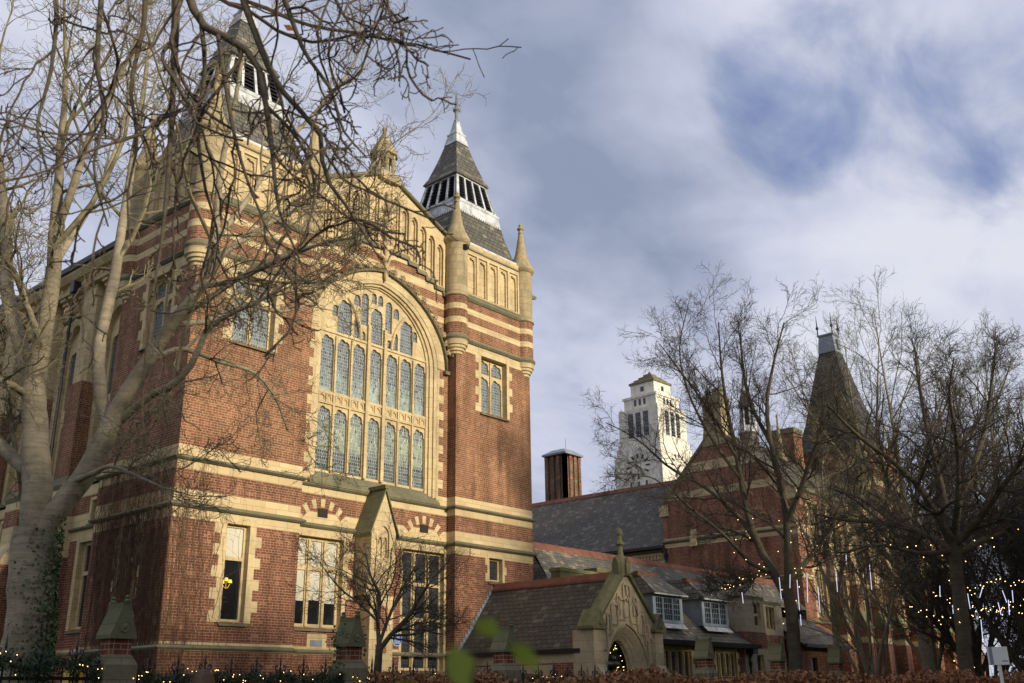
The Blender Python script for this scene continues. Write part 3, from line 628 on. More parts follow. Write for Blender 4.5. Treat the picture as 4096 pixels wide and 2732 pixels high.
for k, z in enumerate((17.8, 18.25, 18.7, 19.3, 19.9, 20.4)):
    for s in (-1, 1):
        c = Vector((XC+.02+s*(.30 if k < 2 else .16), DG-.16, z)); fb.tube([(XC+.02, DG-.14, z-.1), c, c+Vector((s*.06, -.05, .16))], [.05, .08, .02], 6)
fb.build('finial_shaft', ['stone_fine'], gwo)
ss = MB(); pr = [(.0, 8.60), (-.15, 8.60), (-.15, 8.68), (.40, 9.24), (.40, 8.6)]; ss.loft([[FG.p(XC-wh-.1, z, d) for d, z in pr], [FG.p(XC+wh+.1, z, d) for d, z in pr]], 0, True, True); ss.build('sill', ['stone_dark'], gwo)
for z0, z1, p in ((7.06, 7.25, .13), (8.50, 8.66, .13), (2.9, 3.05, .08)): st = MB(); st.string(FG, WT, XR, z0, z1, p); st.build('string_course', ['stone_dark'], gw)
# relieving arches with striped voussoirs and vents
for xc_, w0 in ((6.08, 1.20), (11.05, 1.25)):
    rb = MB(); R0, R1 = 1.36, 1.05; zc = 8.12-R0; am = rad(60); N = 13
    for k in range(N):
        a0 = -am+2*am*k/N+.004; a1 = -am+2*am*(k+1)/N-.004
        if k % 2 == 0: rb.loft([[FG.p(xc_+r*math.sin(a), zc+r*math.cos(a), d) for r, a in ((R0, a0), (R0, a1), (R1, a1), (R1, a0))] for d in (-.012, .05)], 0, True, True)
        else:
            for q in range(3):
                b0 = a0+(a1-a0)*q/3+.003; b1 = a0+(a1-a0)*(q+1)/3-.003; rb.loft([[FG.p(xc_+r*math.sin(a), zc+r*math.cos(a), d) for r, a in ((R0, b0), (R0, b1), (R1, b1), (R1, b0))] for d in (-.010, .05)], 1, True, True)
    rb.build('relieving_arch', ['stone', 'brick'], gw)
    vb = MB(); vb.fbox(FG, xc_-.22, xc_+.22, 7.47, 7.77, -.012, .05, 0)
    for q in range(7): vb.fbox(FG, xc_-.21+q*.065, xc_-.19+q*.065, 7.47, 7.77, -.03, -.011, 1); vb.fbox(FG, xc_-.22, xc_+.22, 7.48+q*.042, 7.492+q*.042, -.027, -.0112, 1)
    vb.build('vent', ['black', 'grille'], gw)
# central gabled buttress with a niche
bb = MB(); bx0, bx1 = 7.62, 8.78; bc = (bx0+bx1)/2
FB = Fr((0, -.42, 0), (1, 0, 0), (0, 1, 0))
niche = arch(bc-.27, bc+.27, 6.18, 6.95, .36, 10, .1)
bb.plate(FB, [(bx0, 5.85), (bx1, 5.85), (bx1, 7.1), (bc, 8.55), (bx0, 7.1)], [niche], 0, .87, 0, 0, 1)
bb.plate(FB, arch(bc-.26, bc+.26, 6.18, 6.95, .35, 10, .1), [cusped(bc-.22, bc-.02, 6.2, 6.92, .2, 3), cusped(bc+.02, bc+.22, 6.2, 6.92, .2, 3)], .07, .14, 1)
bb.fbox(FB, bc-.3, bc+.3, 6.1, 7.4, .14, .18, 1)
bb.loft([[(bx0+.05, DG+.02, 4.9), (bx1-.05, DG+.02, 4.9), (bx1-.05, -.12, 4.9), (bx0+.05, -.12, 4.9)], [(bx0+.001, DG+.02, 5.85), (bx1-.001, DG+.02, 5.85), (bx1-.001, -.418, 5.85), (bx0+.001, -.418, 5.85)]], 0, True)
bb.box(bx0+.3, bx1+.25, -.12, DG+.02, 0, 4.9, 0)
bb.box(bx0-.35, bx0+.3, DG-.06, DG+.02, 0, 4.7, 3)
bb.box(bx0+.52, bx1-.02, -.13, -.11, 3.7, 4.55, 3); bb.box(bx0+.6, bx1-.05, -.13, -.11, 2.95, 3.25, 3)
bu = bb.build('buttress', ['stone', 'stone_fine', 'stone_dark', 'brick'], hall)
rb = MB()
for s in (-1, 1):
    xe = bx0-.12 if s < 0 else bx1+.12; ze = 6.93
    rb.loft([[(bc, y, 8.60) for y in (-.5, DG)]+[(bc, y, 8.72) for y in (DG, -.5)], [(xe, y, ze) for y in (-.5, DG)]+[(xe, y, ze+.10) for y in (DG, -.5)]], 0, True, True)
rb.box(bc-.1, bc+.1, -.53, DG, 8.66, 8.80, 0)
rb.build('buttress_roof', ['stone_moss'], bu)
# inscribed date panel under the three-light window
db = MB(); db.fbox(FG, 5.68, 6.52, 3.07, 3.54, -.014, .05, 0); db.fbox(FG, 5.82, 6.33, 3.13, 3.34, -.02, -.0145, 1); db.build('date_panel', ['stone', 'lead_grey'], gw)
# ---- bellcote at the gable apex
bc_ = MB(); cx, cy = XC+.02, DG+.25; r8 = math.pi/8
bc_.box(cx-.55, cx+.55, cy-.5, cy+.5, 21.7, 22.08, 0)
for k in range(8):
    a = r8+k*math.pi/4; px, py = cx+.45*math.cos(a), cy+.45*math.sin(a); bc_.lathe(px, py, [(.085, 22.06), (.085, 22.95)], 6)
bc_.lathe(cx, cy, [(.46, 22.06), (.46, 22.18)], 8, smooth=False, rot=r8); bc_.lathe(cx, cy, [(.47, 22.78), (.49, 22.96)], 8, smooth=False, rot=r8)
bc_.lathe(cx, cy, [(.50, 22.95), (.62, 23.0), (.62, 23.06), (.40, 23.5), (.12, 24.0), (.07, 24.1), (.10, 24.14), (.07, 24.2), (.12, 24.3), (.10, 24.4), (.02, 24.44)], 8, smooth=False, rot=r8)
bc_.build('bellcote', ['stone_drum'], hall)
# ---- roof of the hall between and behind the towers
rb = MB()
for s in (-1, 1):
    xe = XC+s*8.35; rb.loft([[(XC, DG+.3, 22.05), (XC, 50, 22.05), (XC, 50, 21.85), (XC, DG+.3, 21.85)], [(xe, DG+.3, 17.72), (xe, 50, 17.72), (xe, 50, 17.5), (xe, DG+.3, 17.5)]], 0, True, True)
rb.build('hall_roof', ['slate_dark'], hall)
mb = MB(); mb.box(16.6, 17.0, WT-.1, 50, 0, 17.6, 0); mb.box(.9, 17, 49.6, 50, 0, 17.6, 0); mb.build('rear_wall', ['nave_masonry'], hall)
# ---- long side wall of the nave (faces -x)
FN = Fr((.62, 0, 0), (0, 1, 0), (1, 0, 0)); FA = Fr((.42, 0, 0), (0, 1, 0), (1, 0, 0)); y_end = 50
cent = [7.75+3.32*i for i in range(12)]; wins = [6.15]+[c+1.66 for c in cent[:-1]]
nh = []; ah = []
for i, c in enumerate(wins):
    hw = .82; op = arch(c-hw, c+hw, 8.95, 14.5, .95, 12, .25)
    nh.append(op); wb = MB(); hs = []
    for k in range(2):
        l = c-hw+.12+k*(hw-.08); r = l+hw-.20
        hs += [cusped(l, r, 9.1, 11.55, .2), cusped(l, r, 12.1, 14.45, .2)]
    hs.append(cusped(c-.2, c+.2, 14.6, 15.15, .2, 3))
    wb.plate(FN, op, hs, .22, .32, 0); wo = wb.build('window', ['stone_fine'], hall)
    qb = MB(); A0 = arch(c-hw-.22, c+hw+.22, 14.5, 14.5, 1.2, 12, .25)[2:]; A1 = op[2:]
    for k in range(len(A0)-1): qb.add([FN.p(*A0[k], -.10), FN.p(*A0[k+1], -.10), FN.p(*A1[k+1], -.012), FN.p(*A1[k], -.012)], [(0, 1, 2, 3)])
    for s in (-1, 1): qb.fbox(FN, min(c+s*(hw-.003), c+s*(hw+.3)), max(c+s*(hw-.003), c+s*(hw+.3)), 8.9, 14.5, -.02, .1, 0)
    qb.build('surround', ['stone'], wo)
    gb = MB(); gb.plate(FN, op, (), .30, .31); gb.build('glass', ['glass_nave'], wo)
    sb = MB(); pr = [(.1, 8.72), (-.2, 8.72), (-.2, 8.78), (.22, 9.0), (.22, 8.72)]; sb.loft([[FN.p(c-hw-.3, z, d) for d, z in pr], [FN.p(c+hw+.3, z, d) for d, z in pr]], 0, True, True); sb.build('sill', ['stone_dark'], wo)
    if i < 4:
        a0 = 4.85 if i == 0 else c-.8; a1 = a0+1.6
        ah.append(window(hall, FA, a0, a1, 3.75, 6.65, 2, (5.6,), 0, reveal=.2, qw=(.2, .2), lintel=.25, mull=.14, tz=.13, frame=.1))
        ah.append(window(hall, FA, a0+.45, a0+1.05, 7.3, 8.05, 1, (), 0, reveal=.15, qw=(.14, .14), lintel=.1, frame=.06, gmat='glass_dark'))
mb = MB(); mb.plate(FN, rect(WT-.2, y_end, 8.6, 17.5), nh, 0, .5, 0, None, 1); mb.plate(FA, rect(WT-.2, y_end, 0, 8.6), ah, 0, .5, 0, None, 1, sides=False)
mb.add([FA.p(WT-.2, 8.6, 0), FA.p(y_end, 8.6, 0), FN.p(y_end, 8.75, .01), FN.p(WT-.2, 8.75, .01)], [(0, 1, 2, 3)], 2)
nw = mb.build('nave_wall', ['nave_masonry', 'stone', 'stone_dark'], hall)
for c in cent:
    bb = MB(); w = .50
    for z0, z1, xo, mi in ((12.6, 16.0, .12, 1), (9.05, 12.6, .08, 0)):
        pr = [(c-w, .64), (c-w+.02, xo+.14), (c-w+.2, xo), (c+w-.2, xo), (c+w-.02, xo+.14), (c+w, .64)]
        if mi == 0: pr = [(c-w, .64), (c-w, xo), (c+w, xo), (c+w, .64)]
        bb.loft([[(x, y, z0) for y, x in pr], [(x, y, z1) for y, x in pr]], mi, True, True)
    bb.loft([[(.64, c-w, 16.0), (.14, c-w, 16.0), (.14, c+w, 16.0), (.64, c+w, 16.0)], [(.64, c-w+.15, 16.9), (.30, c-w+.15, 16.9), (.30, c+w-.15, 16.9), (.64, c+w-.15, 16.9)]], 1, True, True)
    bb.loft([[(.44, c-w-.1, 8.55), (-.12, c-w-.1, 8.55), (-.12, c+w+.1, 8.55), (.44, c+w+.1, 8.55)], [(.44, c-w-.1, 8.7), (-.16, c-w-.1, 8.7), (-.16, c+w+.1, 8.7), (.44, c+w+.1, 8.7)], [(.44, c-w, 9.07), (.08, c-w, 9.07), (.08, c+w, 9.07), (.44, c+w, 9.07)]], 2, True, True)
    bb.box(-.10, .44, c-w-.05, c+w+.05, 7.0, 8.55, 0)
    bb.loft([[(.44, c-w-.08, 6.2), (-.55, c-w-.08, 6.2), (-.55, c+w+.08, 6.2), (.44, c+w+.08, 6.2)], [(.44, c-w-.08, 7.02), (-.12, c-w-.08, 7.02), (-.12, c+w+.08, 7.02), (.44, c+w+.08, 7.02)]], 1, True, True)
    bb.box(-.53, .44, c-w-.06, c+w+.06, 0, 6.2, 0)
    bb.build('buttress', ['nave_masonry', 'stone', 'stone_dark'], hall)
for F_, z0, z1, p in ((FA, 7.06, 7.22, .12), (FA, 2.9, 3.05, .08), (FN, 15.7, 15.85, .1)): st = MB(); st.string(F_, WT, y_end, z0, z1, p); st.build('string_course', ['stone_dark'], nw)
y = WT+.5
while y < y_end:                                               # corbel table
    if min(abs(y-c) for c in cent) > .6:
        cb = MB(); cb.loft([[(d0, y-.2, z), (.64, y-.2, z), (.64, y+.2, z), (d0, y+.2, z)] for d0, z in ((.5, 15.95), (.34, 16.12), (.34, 16.26), (.24, 16.27), (.24, 16.40), (.12, 16.41), (.12, 16.56))], 0, True, True); cb.build('corbel', ['stone_fine'], nw)
    y += .66
eb = MB(); pr = [(.64, 16.54), (.05, 16.54), (.02, 16.66), (.22, 16.70), (.22, 17.0), (.02, 17.05), (-.12, 17.25), (-.12, 17.36), (.64, 17.36)]
eb.loft([[(x, WT-.05, z) for x, z in pr], [(x, y_end, z) for x, z in pr]], 0, True, True)
y = WT+.4
while y < y_end:
    eb.lathe(.2, y, [(.01, 16.72), (.09, 16.74), (.09, 16.96), (.01, 16.98)], 6, 1); y += .62
eb.build('eaves_cornice', ['stone', 'stone_fine'], nw)
gt = MB(); gt.loft([[(x, WT-.02, z) for x, z in ((.1, 17.37), (-.22, 17.37), (-.24, 17.56), (.1, 17.62))], [(x, y_end, z) for x, z in ((.1, 17.37), (-.22, 17.37), (-.24, 17.56), (.1, 17.62))]], 0, True, True); gt.build('gutter', ['iron'], nw)
for c in (cent[0]+.62, cent[2]+.62):
    dp = MB(); dp.tube([(-.16, c, 16.4), (-.16, c, 9.1), (-.28, c, 8.6), (-.28, c, 7.2)], [.06, .06, .06, .06], 8); dp.box(-.28, 0, c-.15, c+.15, 16.3, 16.75, 0)
    for z in (14.6, 12.4, 10.2): dp.lathe(-.16, c, [(.08, z), (.08, z+.12)], 8)
    dp.build('drainpipe', ['iron'], nw)
# bare creeper on the near corner
P = []
for i in range(460):
    if rng.random() < .80: y = rng.uniform(0, 4.6); base = lambda y=y: (-.035, y); L = rng.uniform(2.5, 7.9)
    else: y = -abs(rng.normal()*1.0); L = rng.uniform(1.2, 6.8)*(1 if y > -1.3 else .7)
    z0 = rng.uniform(.3, 2.2) if rng.random() < .5 else rng.uniform(3, 6); z1 = min(z0+L, 8.8 if rng.random() < .9 else 10.); w = np.cumsum(rng.normal(size=9))*.07
    pts = []
    for k in range(9):
        z = z0+(z1-z0)*k/8; yy = y+w[k]; off = .17 if (7.0 < z < 7.3 or 8.45 < z < 8.75) else .03
        if y >= 0: pts.append((-off, max(yy, 0.0), z))
        else: pts.append((max(-yy, -.02), -off, z))
    P.append(pts)
P = np.array(P); V, F = tubes(P, np.repeat(np.linspace(.0075, .003, 9)[None], len(P), 0), 3)
cr = thing('bare_creeper', 'leafless brown creeper stems covering the shaded side and corner of the left brick tower', 'creeper', (-.05, 0, 0))
Q, R = grow(P, np.full(P.shape[:2], .006), 6, .18, 50, 4, .28, 0., .7, minr=.0026); Q[..., 0] = np.where(Q[..., 0] < .02, -.035, Q[..., 0]); msk = P[:, 0, 1].repeat(6) < 0; Q[msk, :, 1] = -.035; Q[msk, :, 0] = np.maximum(Q[msk, :, 0], -.03); Q[~msk, :, 1] = np.maximum(Q[~msk, :, 1], .0); Q[~msk, :, 0] = -.035
V2, F2 = tubes(Q, R, 3); mkmesh('stems', np.concatenate([V, V2]), np.concatenate([F, F2+len(V)]).tolist(), None, ['vine'], cr, uv=False)
# blue plaque
pq = thing('blue_plaque', 'round blue plaque with white lettering on the wall behind the small bare tree', 'plaque', (9.22, -.14, 3.45))
FQ = Fr((9.22, -.135, 3.45), (1, 0, 0), (0, 1, 0)); pb = MB()
pb.loft([[FQ.p(.25*math.cos(a)*f, .25*math.sin(a)*f, d) for a in np.linspace(0, 2*math.pi, 25)[:-1]] for f, d in ((1, .02), (1, -.01), (.94, -.02))], 0, False, True, mis=[0, 0]); disc = pb.build('disc', ['white'], pq)
pb = MB(); pb.loft([[FQ.p(.225*math.cos(a), .225*math.sin(a), d) for a in np.linspace(0, 2*math.pi, 25)[:-1]] for d in (-.015, -.026)], 0, False, True); pb.build('face', ['blue'], disc)
for i, wd in enumerate((.2, .24, .3, .3, .26, .3, .22)):
    pb = MB(); z = .06-i*.036
    k = -wd/2
    while k < wd/2-.02: e = min(k+rng.uniform(.02, .06), wd/2); pb.fbox(FQ, k, e, z, z+.016, -.030, -.0265); k = e+.012
    pb.build('lettering', ['white'], disc)
pb = MB(); pb.fbox(FQ, -.035, .035, .10, .16, -.030, -.0265); pb.lathe(9.22, -.163, [(.001, 3.61), (.025, 3.62), (.02, 3.645), (.001, 3.66)], 6); pb.build('crest', ['white'], disc)
# table lamps seen through the tower window
ch = thing('wall_lamp', 'brass lamp with three lit orange shades glowing inside the left tower window', 'lamp', (2.2, .32, 4.95))
for x, z in ((2.12, 4.92), (2.26, 5.0), (2.40, 4.95)):
    lb = MB(); lb.lathe(x, .262, [(.07, z), (.045, z+.1)], 10); sh = lb.build('lamp_shade', ['lampshade'], ch)
lb = MB(); lb.tube([(2.12, .262, 4.9), (2.2, .262, 4.8), (2.26, .262, 4.78), (2.33, .262, 4.8), (2.40, .262, 4.92)], [.012]*5, 5); lb.tube([(2.26, .262, 4.78), (2.26, .262, 5.0)], [.012, .01], 5); lb.build('arm', ['yellow'], ch)
# ------------------------------------------------------------------ entrance porch in front of the right tower
PX0, PX1, PXC, PY = 12.55, 16.65, 14.6, -6.35
porch = thing('entrance_porch', 'low slate roofed porch with a carved stone gable and pointed arch doorway', 'porch', (PXC, PY, 0))
FP = Fr((0, PY, 0), (1, 0, 0), (0, 1, 0))
def parch(w, k0, rise, zs=2.2, z0=0., n=14): return arch(PXC-.12-w, PXC-.12+w, z0, zs, rise, n, .16)
mb = MB(); gzp = lambda x: 5.75-(abs(x-PXC)/2.05)*2.1
mb.plate(FP, [(PX0, 0), (PX1, 0), (PX1, 3.65), (PXC, 5.7), (PX0, 3.65)], [parch(1.22, 0, 1.58)], 0, .3, 0)
RV = ((1.22, 1.58, .0), (1.11, 1.47, .08), (.98, 1.36, .17), (.86, 1.25, .27), (.74, 1.14, .37), (.70, 1.10, .48))
for k, (w, rs, d) in enumerate(RV[:-1]):
    nw_, nr, nd = RV[k+1]
    A = parch(w, 0, rs)[1:]+parch(w, 0, rs)[:1]; B = parch(nw_+.04, 0, nr+.04)[1:]+parch(nw_+.04, 0, nr+.04)[:1]; Cc = parch(nw_, 0, nr)[1:]+parch(nw_, 0, nr)[:1]
    for i in range(len(A)-1):
        mb.add([FP.p(*A[i], d), FP.p(*A[i+1], d), FP.p(*B[i+1], d+.05), FP.p(*B[i], d+.05)], [(0, 1, 2, 3)], 0)
        mb.add([FP.p(*B[i], d+.05), FP.p(*B[i+1], d+.05), FP.p(*Cc[i+1], nd), FP.p(*Cc[i], nd)], [(0, 1, 2, 3)], 0)
po = mb.build('portal', ['stone_portal'], porch)
mb = MB()                                                      # carved blind tracery standing on the gable face
for (x, z0, z1, w) in ((-.0, 4.45, 4.75, .2), (-.32, 3.9, 4.3, .22), (.42, 3.9, 4.25, .22), (-.78, 3.35, 3.8, .22), (.86, 3.3, 3.75, .22), (-.1, 5.0, 5.25, .13), (.14, 5.0, 5.2, .11), (-.52, 4.5, 4.75, .12), (.52, 4.5, 4.75, .12), (-1.15, 3.5, 3.85, .12), (1.2, 3.5, 3.85, .12), (-1.78, 2.9, 3.42, .2), (-1.42, 2.9, 3.42, .16), (1.4, 2.85, 3.4, .18), (1.75, 2.85, 3.4, .18)):
    c = PXC+x; zh = 2.2+1.78*math.sqrt(max(0, 1-((x+.12)/1.42)**2)) if abs(x+.12) < 1.42 else 0; z0 = max(z0, zh+.38); z1 = min(max(z1, z0+.34), gzp(c)-.42)
    if z1-z0 < .12: continue
    mb.plate(FP, arch(c-w, c+w, z0-.35, z1-.1, .16, 8, .2), [cusped(c-w+.045, c+w-.045, z0-.34, z1, .26, 3)], -.06, .02, 0)
for x in (-1.6, -1.25, -.95, -.55, -.2, .18, .6, 1.0, 1.25, 1.58):
    zb = 2.2+1.80*math.sqrt(max(0, 1-((x+.12)/1.45)**2)) if abs(x+.12) < 1.45 else 0.4
    mb.fbox(FP, PXC+x-.02, PXC+x+.02, zb, max(zb+.02, min(gzp(PXC+x)-.25, 4.9 if abs(x) < .7 else 4.3)), -.03, .01, 0)
mb.build('tracery', ['stone_portal'], po)
mb = MB(); H = parch(1.30, 0, 1.70)[2:]; mb.loft([[FP.p(x, z+o, d) for d, o in ((0, -.06), (-.07, -.05), (-.08, .02), (0, .07))] for x, z in H], 0, True, True); mb.build('hood_mould', ['stone_portal'], po)
for s in (-1, 1):
    cb = MB(); xe = PXC+s*1.78; ze = 3.98
    cb.loft([[FP.p(PXC, z, d) for d, z in ((-.12, 5.72), (-.14, 5.86), (.1, 5.98), (.42, 5.98), (.42, 5.7))], [FP.p(xe, z, d) for d, z in ((-.12, ze-.10), (-.14, ze+.04), (.1, ze+.16), (.42, ze+.16), (.42, ze-.12))]], 0, True, True)
    cb.build('coping', ['stone_moss'], po)
    kb = MB(); kx = PX0+.14 if s < 0 else PX1-.14; w = .40                                  # gabled kneeler blocks
    kb.loft([[(kx-w, y, 3.62), (kx+w, y, 3.62), (kx+w, y, 3.72), (kx, y, 4.30), (kx-w, y, 3.72)] for y in (PY-.2, PY+.5)], 0, True, True)
    kb.lathe(kx, PY-.2, [(.001, 3.74), (.09, 3.78), (.09, 3.9), (.001, 3.94)], 6); kb.build('kneeler', ['stone_moss'], po)
    bb = MB(); b0, b1 = (PX0-.12, PX0+.42) if s < 0 else (PX1-.42, PX1+.12); bb.box(b0, b1, PY-.10, PY+.8, 0, 3.61, 0)
    bb.loft([[(b0+.03, PY-.75, 0), (b1-.03, PY-.75, 0), (b1-.03, PY-.08, 0), (b0+.03, PY-.08, 0)], [(b0+.03, PY-.75, 1.75), (b1-.03, PY-.75, 1.75), (b1-.03, PY-.08, 1.75), (b0+.03, PY-.08, 1.75)], [(b0+.03, PY-.14, 2.45), (b1-.03, PY-.14, 2.45), (b1-.03, PY-.08, 2.45), (b0+.03, PY-.08, 2.45)]], 0, True, True)
    bb.build('buttress', ['stone_portal'], po)
fb = MB(); fx, fy = PXC-.05, PY+.1
fb.lathe(fx, fy, [(.30, 5.55), (.30, 6.0), (.24, 6.1), (.12, 6.3), (.09, 6.5), (.09, 6.62), (.17, 6.68), (.17, 6.76), (.09, 6.82), (.08, 7.0), (.13, 7.06), (.12, 7.2), (.06, 7.28), (.01, 7.3)], 8, smooth=False)
for a in range(4):
    an = a*math.pi/2; px, py = fx+.3*math.cos(an), fy+.3*math.sin(an); fb.loft([[(px+.12*math.sin(an)*q+.02*math.cos(an)*e, py-.12*math.cos(an)*q+.02*math.sin(an)*e, z) for q, z in ((-1, 5.6), (1, 5.6), (1, 5.95), (0, 6.25), (-1, 5.95))] for e in (-1, 1)], 0, True, True)
fb.build('finial', ['stone_moss'], po)
mb = MB(); mb.box(PX1-.3, PX1, PY+.31, -.02, 0, 3.0, 0); mb.build('side_wall', ['brick'], porch)
mb = MB(); mb.box(PX0, PX0+.3, PY+.31, -.02, 0, 3.0, 0)
mb.box(PX0-.02, PX0+.02, PY+.8, -.02, 2.55, 2.95, 1)
pw = mb.build('side_wall', ['brick', 'stone_portal'], porch)
wb = MB(); FW = Fr((PX0-.022, 0, 0), (0, 1, 0), (1, 0, 0)); wb.plate(FW, rect(-4.6, -.6, 1.2, 2.5), [arch(-4.3, -2.0, 1.25, 1.9, .34, 8, 0)], -.02, .1, 0); wb.fbox(FW, -4.5, -.7, 1.22, 2.45, .08, .1, 1); wb.build('window', ['stone_portal', 'glass'], porch)
for s in (-1, 1):
    rb = MB(); xe = PXC+s*2.12; ov = [(PXC, 5.62), (PXC+s*1.5, 3.72), (xe, 3.02)]
    rb.loft([[(x, y, z-t) for y, t in ((PY+.32, 0), (-.01, 0), (-.01, .14), (PY+.32, .14))] for x, z in ov], 0, True, True); rb.build('roof', ['slate_warm'], porch)
rb = MB(); rb.loft([[(PXC-.2, y, 5.42), (PXC-.19, y, 5.5), (PXC, y, 5.74), (PXC+.19, y, 5.5), (PXC+.2, y, 5.42)] for y in np.arange(PY+.4, -.01, .4).tolist()+[-.015]], 0, True, True, closed=True); rb.build('ridge_tiles', ['terracotta'], porch)
lb = MB()
for i in range(15):
    t = i/15; x = PXC-.05-2.05*t; z = 5.5-2.5*t; lb.box(x-.17, x+.02, -.03, -.002, z-.12, z+.10, 0)
lb.build('stepped_flashing', ['lead_grey'], porch)
gb = MB(); gb.loft([[(x, y, z) for x, z in ((PX0-.16, 2.86), (PX0-.02, 2.86), (PX0-.02, 3.0), (PX0-.18, 3.0))] for y in (PY+.5, -.02)], 0, True, True); gb.build('gutter', ['iron'], porch)
gb = MB(); gb.box(PX0+.3, PX1-.3, PY+1.2, PY+1.3, 0, 3.4, 0); gb.build('inner_door', ['sign_dark'], porch)
# wreath of fir and lights hanging in the doorway, and the name board
wr = thing('christmas_garland', 'fir garland dotted with warm lights filling the pointed porch doorway', 'garland', (PXC-.1, PY+1.1, 1.2))
n = 2600; u = rng.uniform(-1, 1, n); z = rng.uniform(.6, 3.3, n); ok = np.abs(u) < np.clip((3.34-z)/.95, 0, 1)**.6+.02; u, z = u[ok], z[ok]
V, F = leaves(np.stack([PXC-.12+u*.74, PY+.66+rng.normal(size=len(u))*.05, z], 1), .06, asp=.2); mkmesh('fir_sprigs', V, F.tolist(), None, ['fir'], wr, uv=False)
def bulbs(parent, pts, r=.014):
    me = None
    for p in pts:
        if me is None:
            b = MB(); b.lathe(0, 0, [(.001, -r), (r*.85, -r*.5), (r, 0), (r*.85, r*.5), (.001, r)], 6); o = b.build('bulb', ['bulb'], None, uv=False); me = o.data
        else: o = bpy.data.objects.new('bulb', me); COL.objects.link(o)
        o.location = p; attach(o, parent)
sel = rng.choice(len(u), 80, replace=False); bulbs(wr, [(PXC-.12+u[i]*.62, PY+.56, float(z[i])) for i in sel], .011)
sg = thing('name_board', 'dark board lettered THE GREAT HALL hanging in the porch doorway', 'sign', (PXC-.42, PY+.8, 2.6))
FS = Fr((PXC-.12, PY+.54, 0), (1, 0, 0), (0, 1, 0)); b = MB(); b.fbox(FS, -.36, .36, 2.42, 2.86, 0, .03); bd = b.build('board', ['sign_dark'], sg)
letters('The', FS, 0, 2.69, .15, 'letter', bd, small=.8); letters('Great Hall', FS, 0, 2.50, .15, 'letter', bd, small=.8)
# ------------------------------------------------------------------ long low range to the right of the porch
rg = thing('cottage_range', 'long low range with slate roof, terracotta ridge and two grey dormers behind the porch', 'building', (24, -2, 0))
RY0, RYR, RZ, RE = -2., 2., 8.05, 3.85; FR = Fr((0, RY0, 0), (1, 0, 0), (0, 1, 0))
wl = []
for a0, a1 in ((23.75, 26.2), (28.25, 30.45)):
    wl.append(window(rg, FR, a0+.12, a1-.12, 2.2, 3.36, 4, (), 0, fmat='stone', gmat='glass_dark', reveal=.12, mull=.16, qw=(.10, .26), lintel=.17, frame=.06, qh=.3))
mb = MB(); mb.plate(FR, rect(17.2, 31.2, 0, RE), wl, 0, .4, 0, None, 1, sides=False); mb.box(17.2, 17.6, RY0+.01, 6, 0, RE, 0); mb.box(17.2, 44, 5.6, 6, 0, RE, 0); mb.build('wall', ['brick', 'stone'], rg)
mb = MB(); mb.box(17.2, 18.4, RY0-.02, RY0+.1, 4.0, 4.5, 0)
mb = MB(); pts = [(RY0-.5, 3.72), (RY0-.1, 4.0), (RYR-.6, 7.4), (RYR, RZ)]
mb.loft([[(x0, y, z) for x0, x1, (y, z) in ((19.0 if i > 1 else 17.1, 0, p) for i, p in enumerate(pts))], [(31.2, y, z) for y, z in pts]], 0, False, False, closed=False)
mb.add([(31.2, .25, 6.22), (44.0, .25, 6.22), (44.0, RYR-.6, 7.4), (31.2, RYR-.6, 7.4), (44.0, RYR, RZ), (31.2, RYR, RZ)], [(0, 1, 2, 3), (3, 2, 4, 5)], 0)
mb.loft([[(19.0, RYR, RZ), (44.2, RYR, RZ)], [(17.1, 6.4, 3.7), (44.2, 6.4, 3.7)]], 0, closed=False)
mb.add([(17.1, RY0-.5, 3.72), (19.0, RYR, RZ), (17.1, 6.4, 3.7)], [(0, 1, 2)], 0)
rf = mb.build('roof', ['slate'], rg)
mb = MB(); mb.loft([[(x, RYR-.24, RZ-.27), (x, RYR-.22, RZ-.18), (x, RYR, RZ+.09), (x, RYR+.22, RZ-.18), (x, RYR+.24, RZ-.27)] for x in np.arange(18.8, 44.1, .45).tolist()], 0, True, True); mb.build('ridge_tiles', ['terracotta'], rf)
mb = MB(); mb.loft([[(x, y, z) for y, z in ((RY0-.62, 3.56), (RY0-.4, 3.56), (RY0-.4, 3.74), (RY0-.66, 3.76))] for x in (17.1, 31.9)], 0, True, True); mb.box(31.2, 31.7, RY0-.5, RY0, 3.3, 3.6, 0); mb.build('gutter', ['iron'], rg)
mb = MB(); mb.tube([(31.55, RY0-.3, 3.5), (31.5, RY0-.12, 3.1), (31.5, RY0-.12, 0)], [.06, .06, .06], 8); mb.lathe(31.5, RY0-.12, [(.1, 2.7), (.13, 2.95)], 8); mb.build('drainpipe', ['iron'], rg)
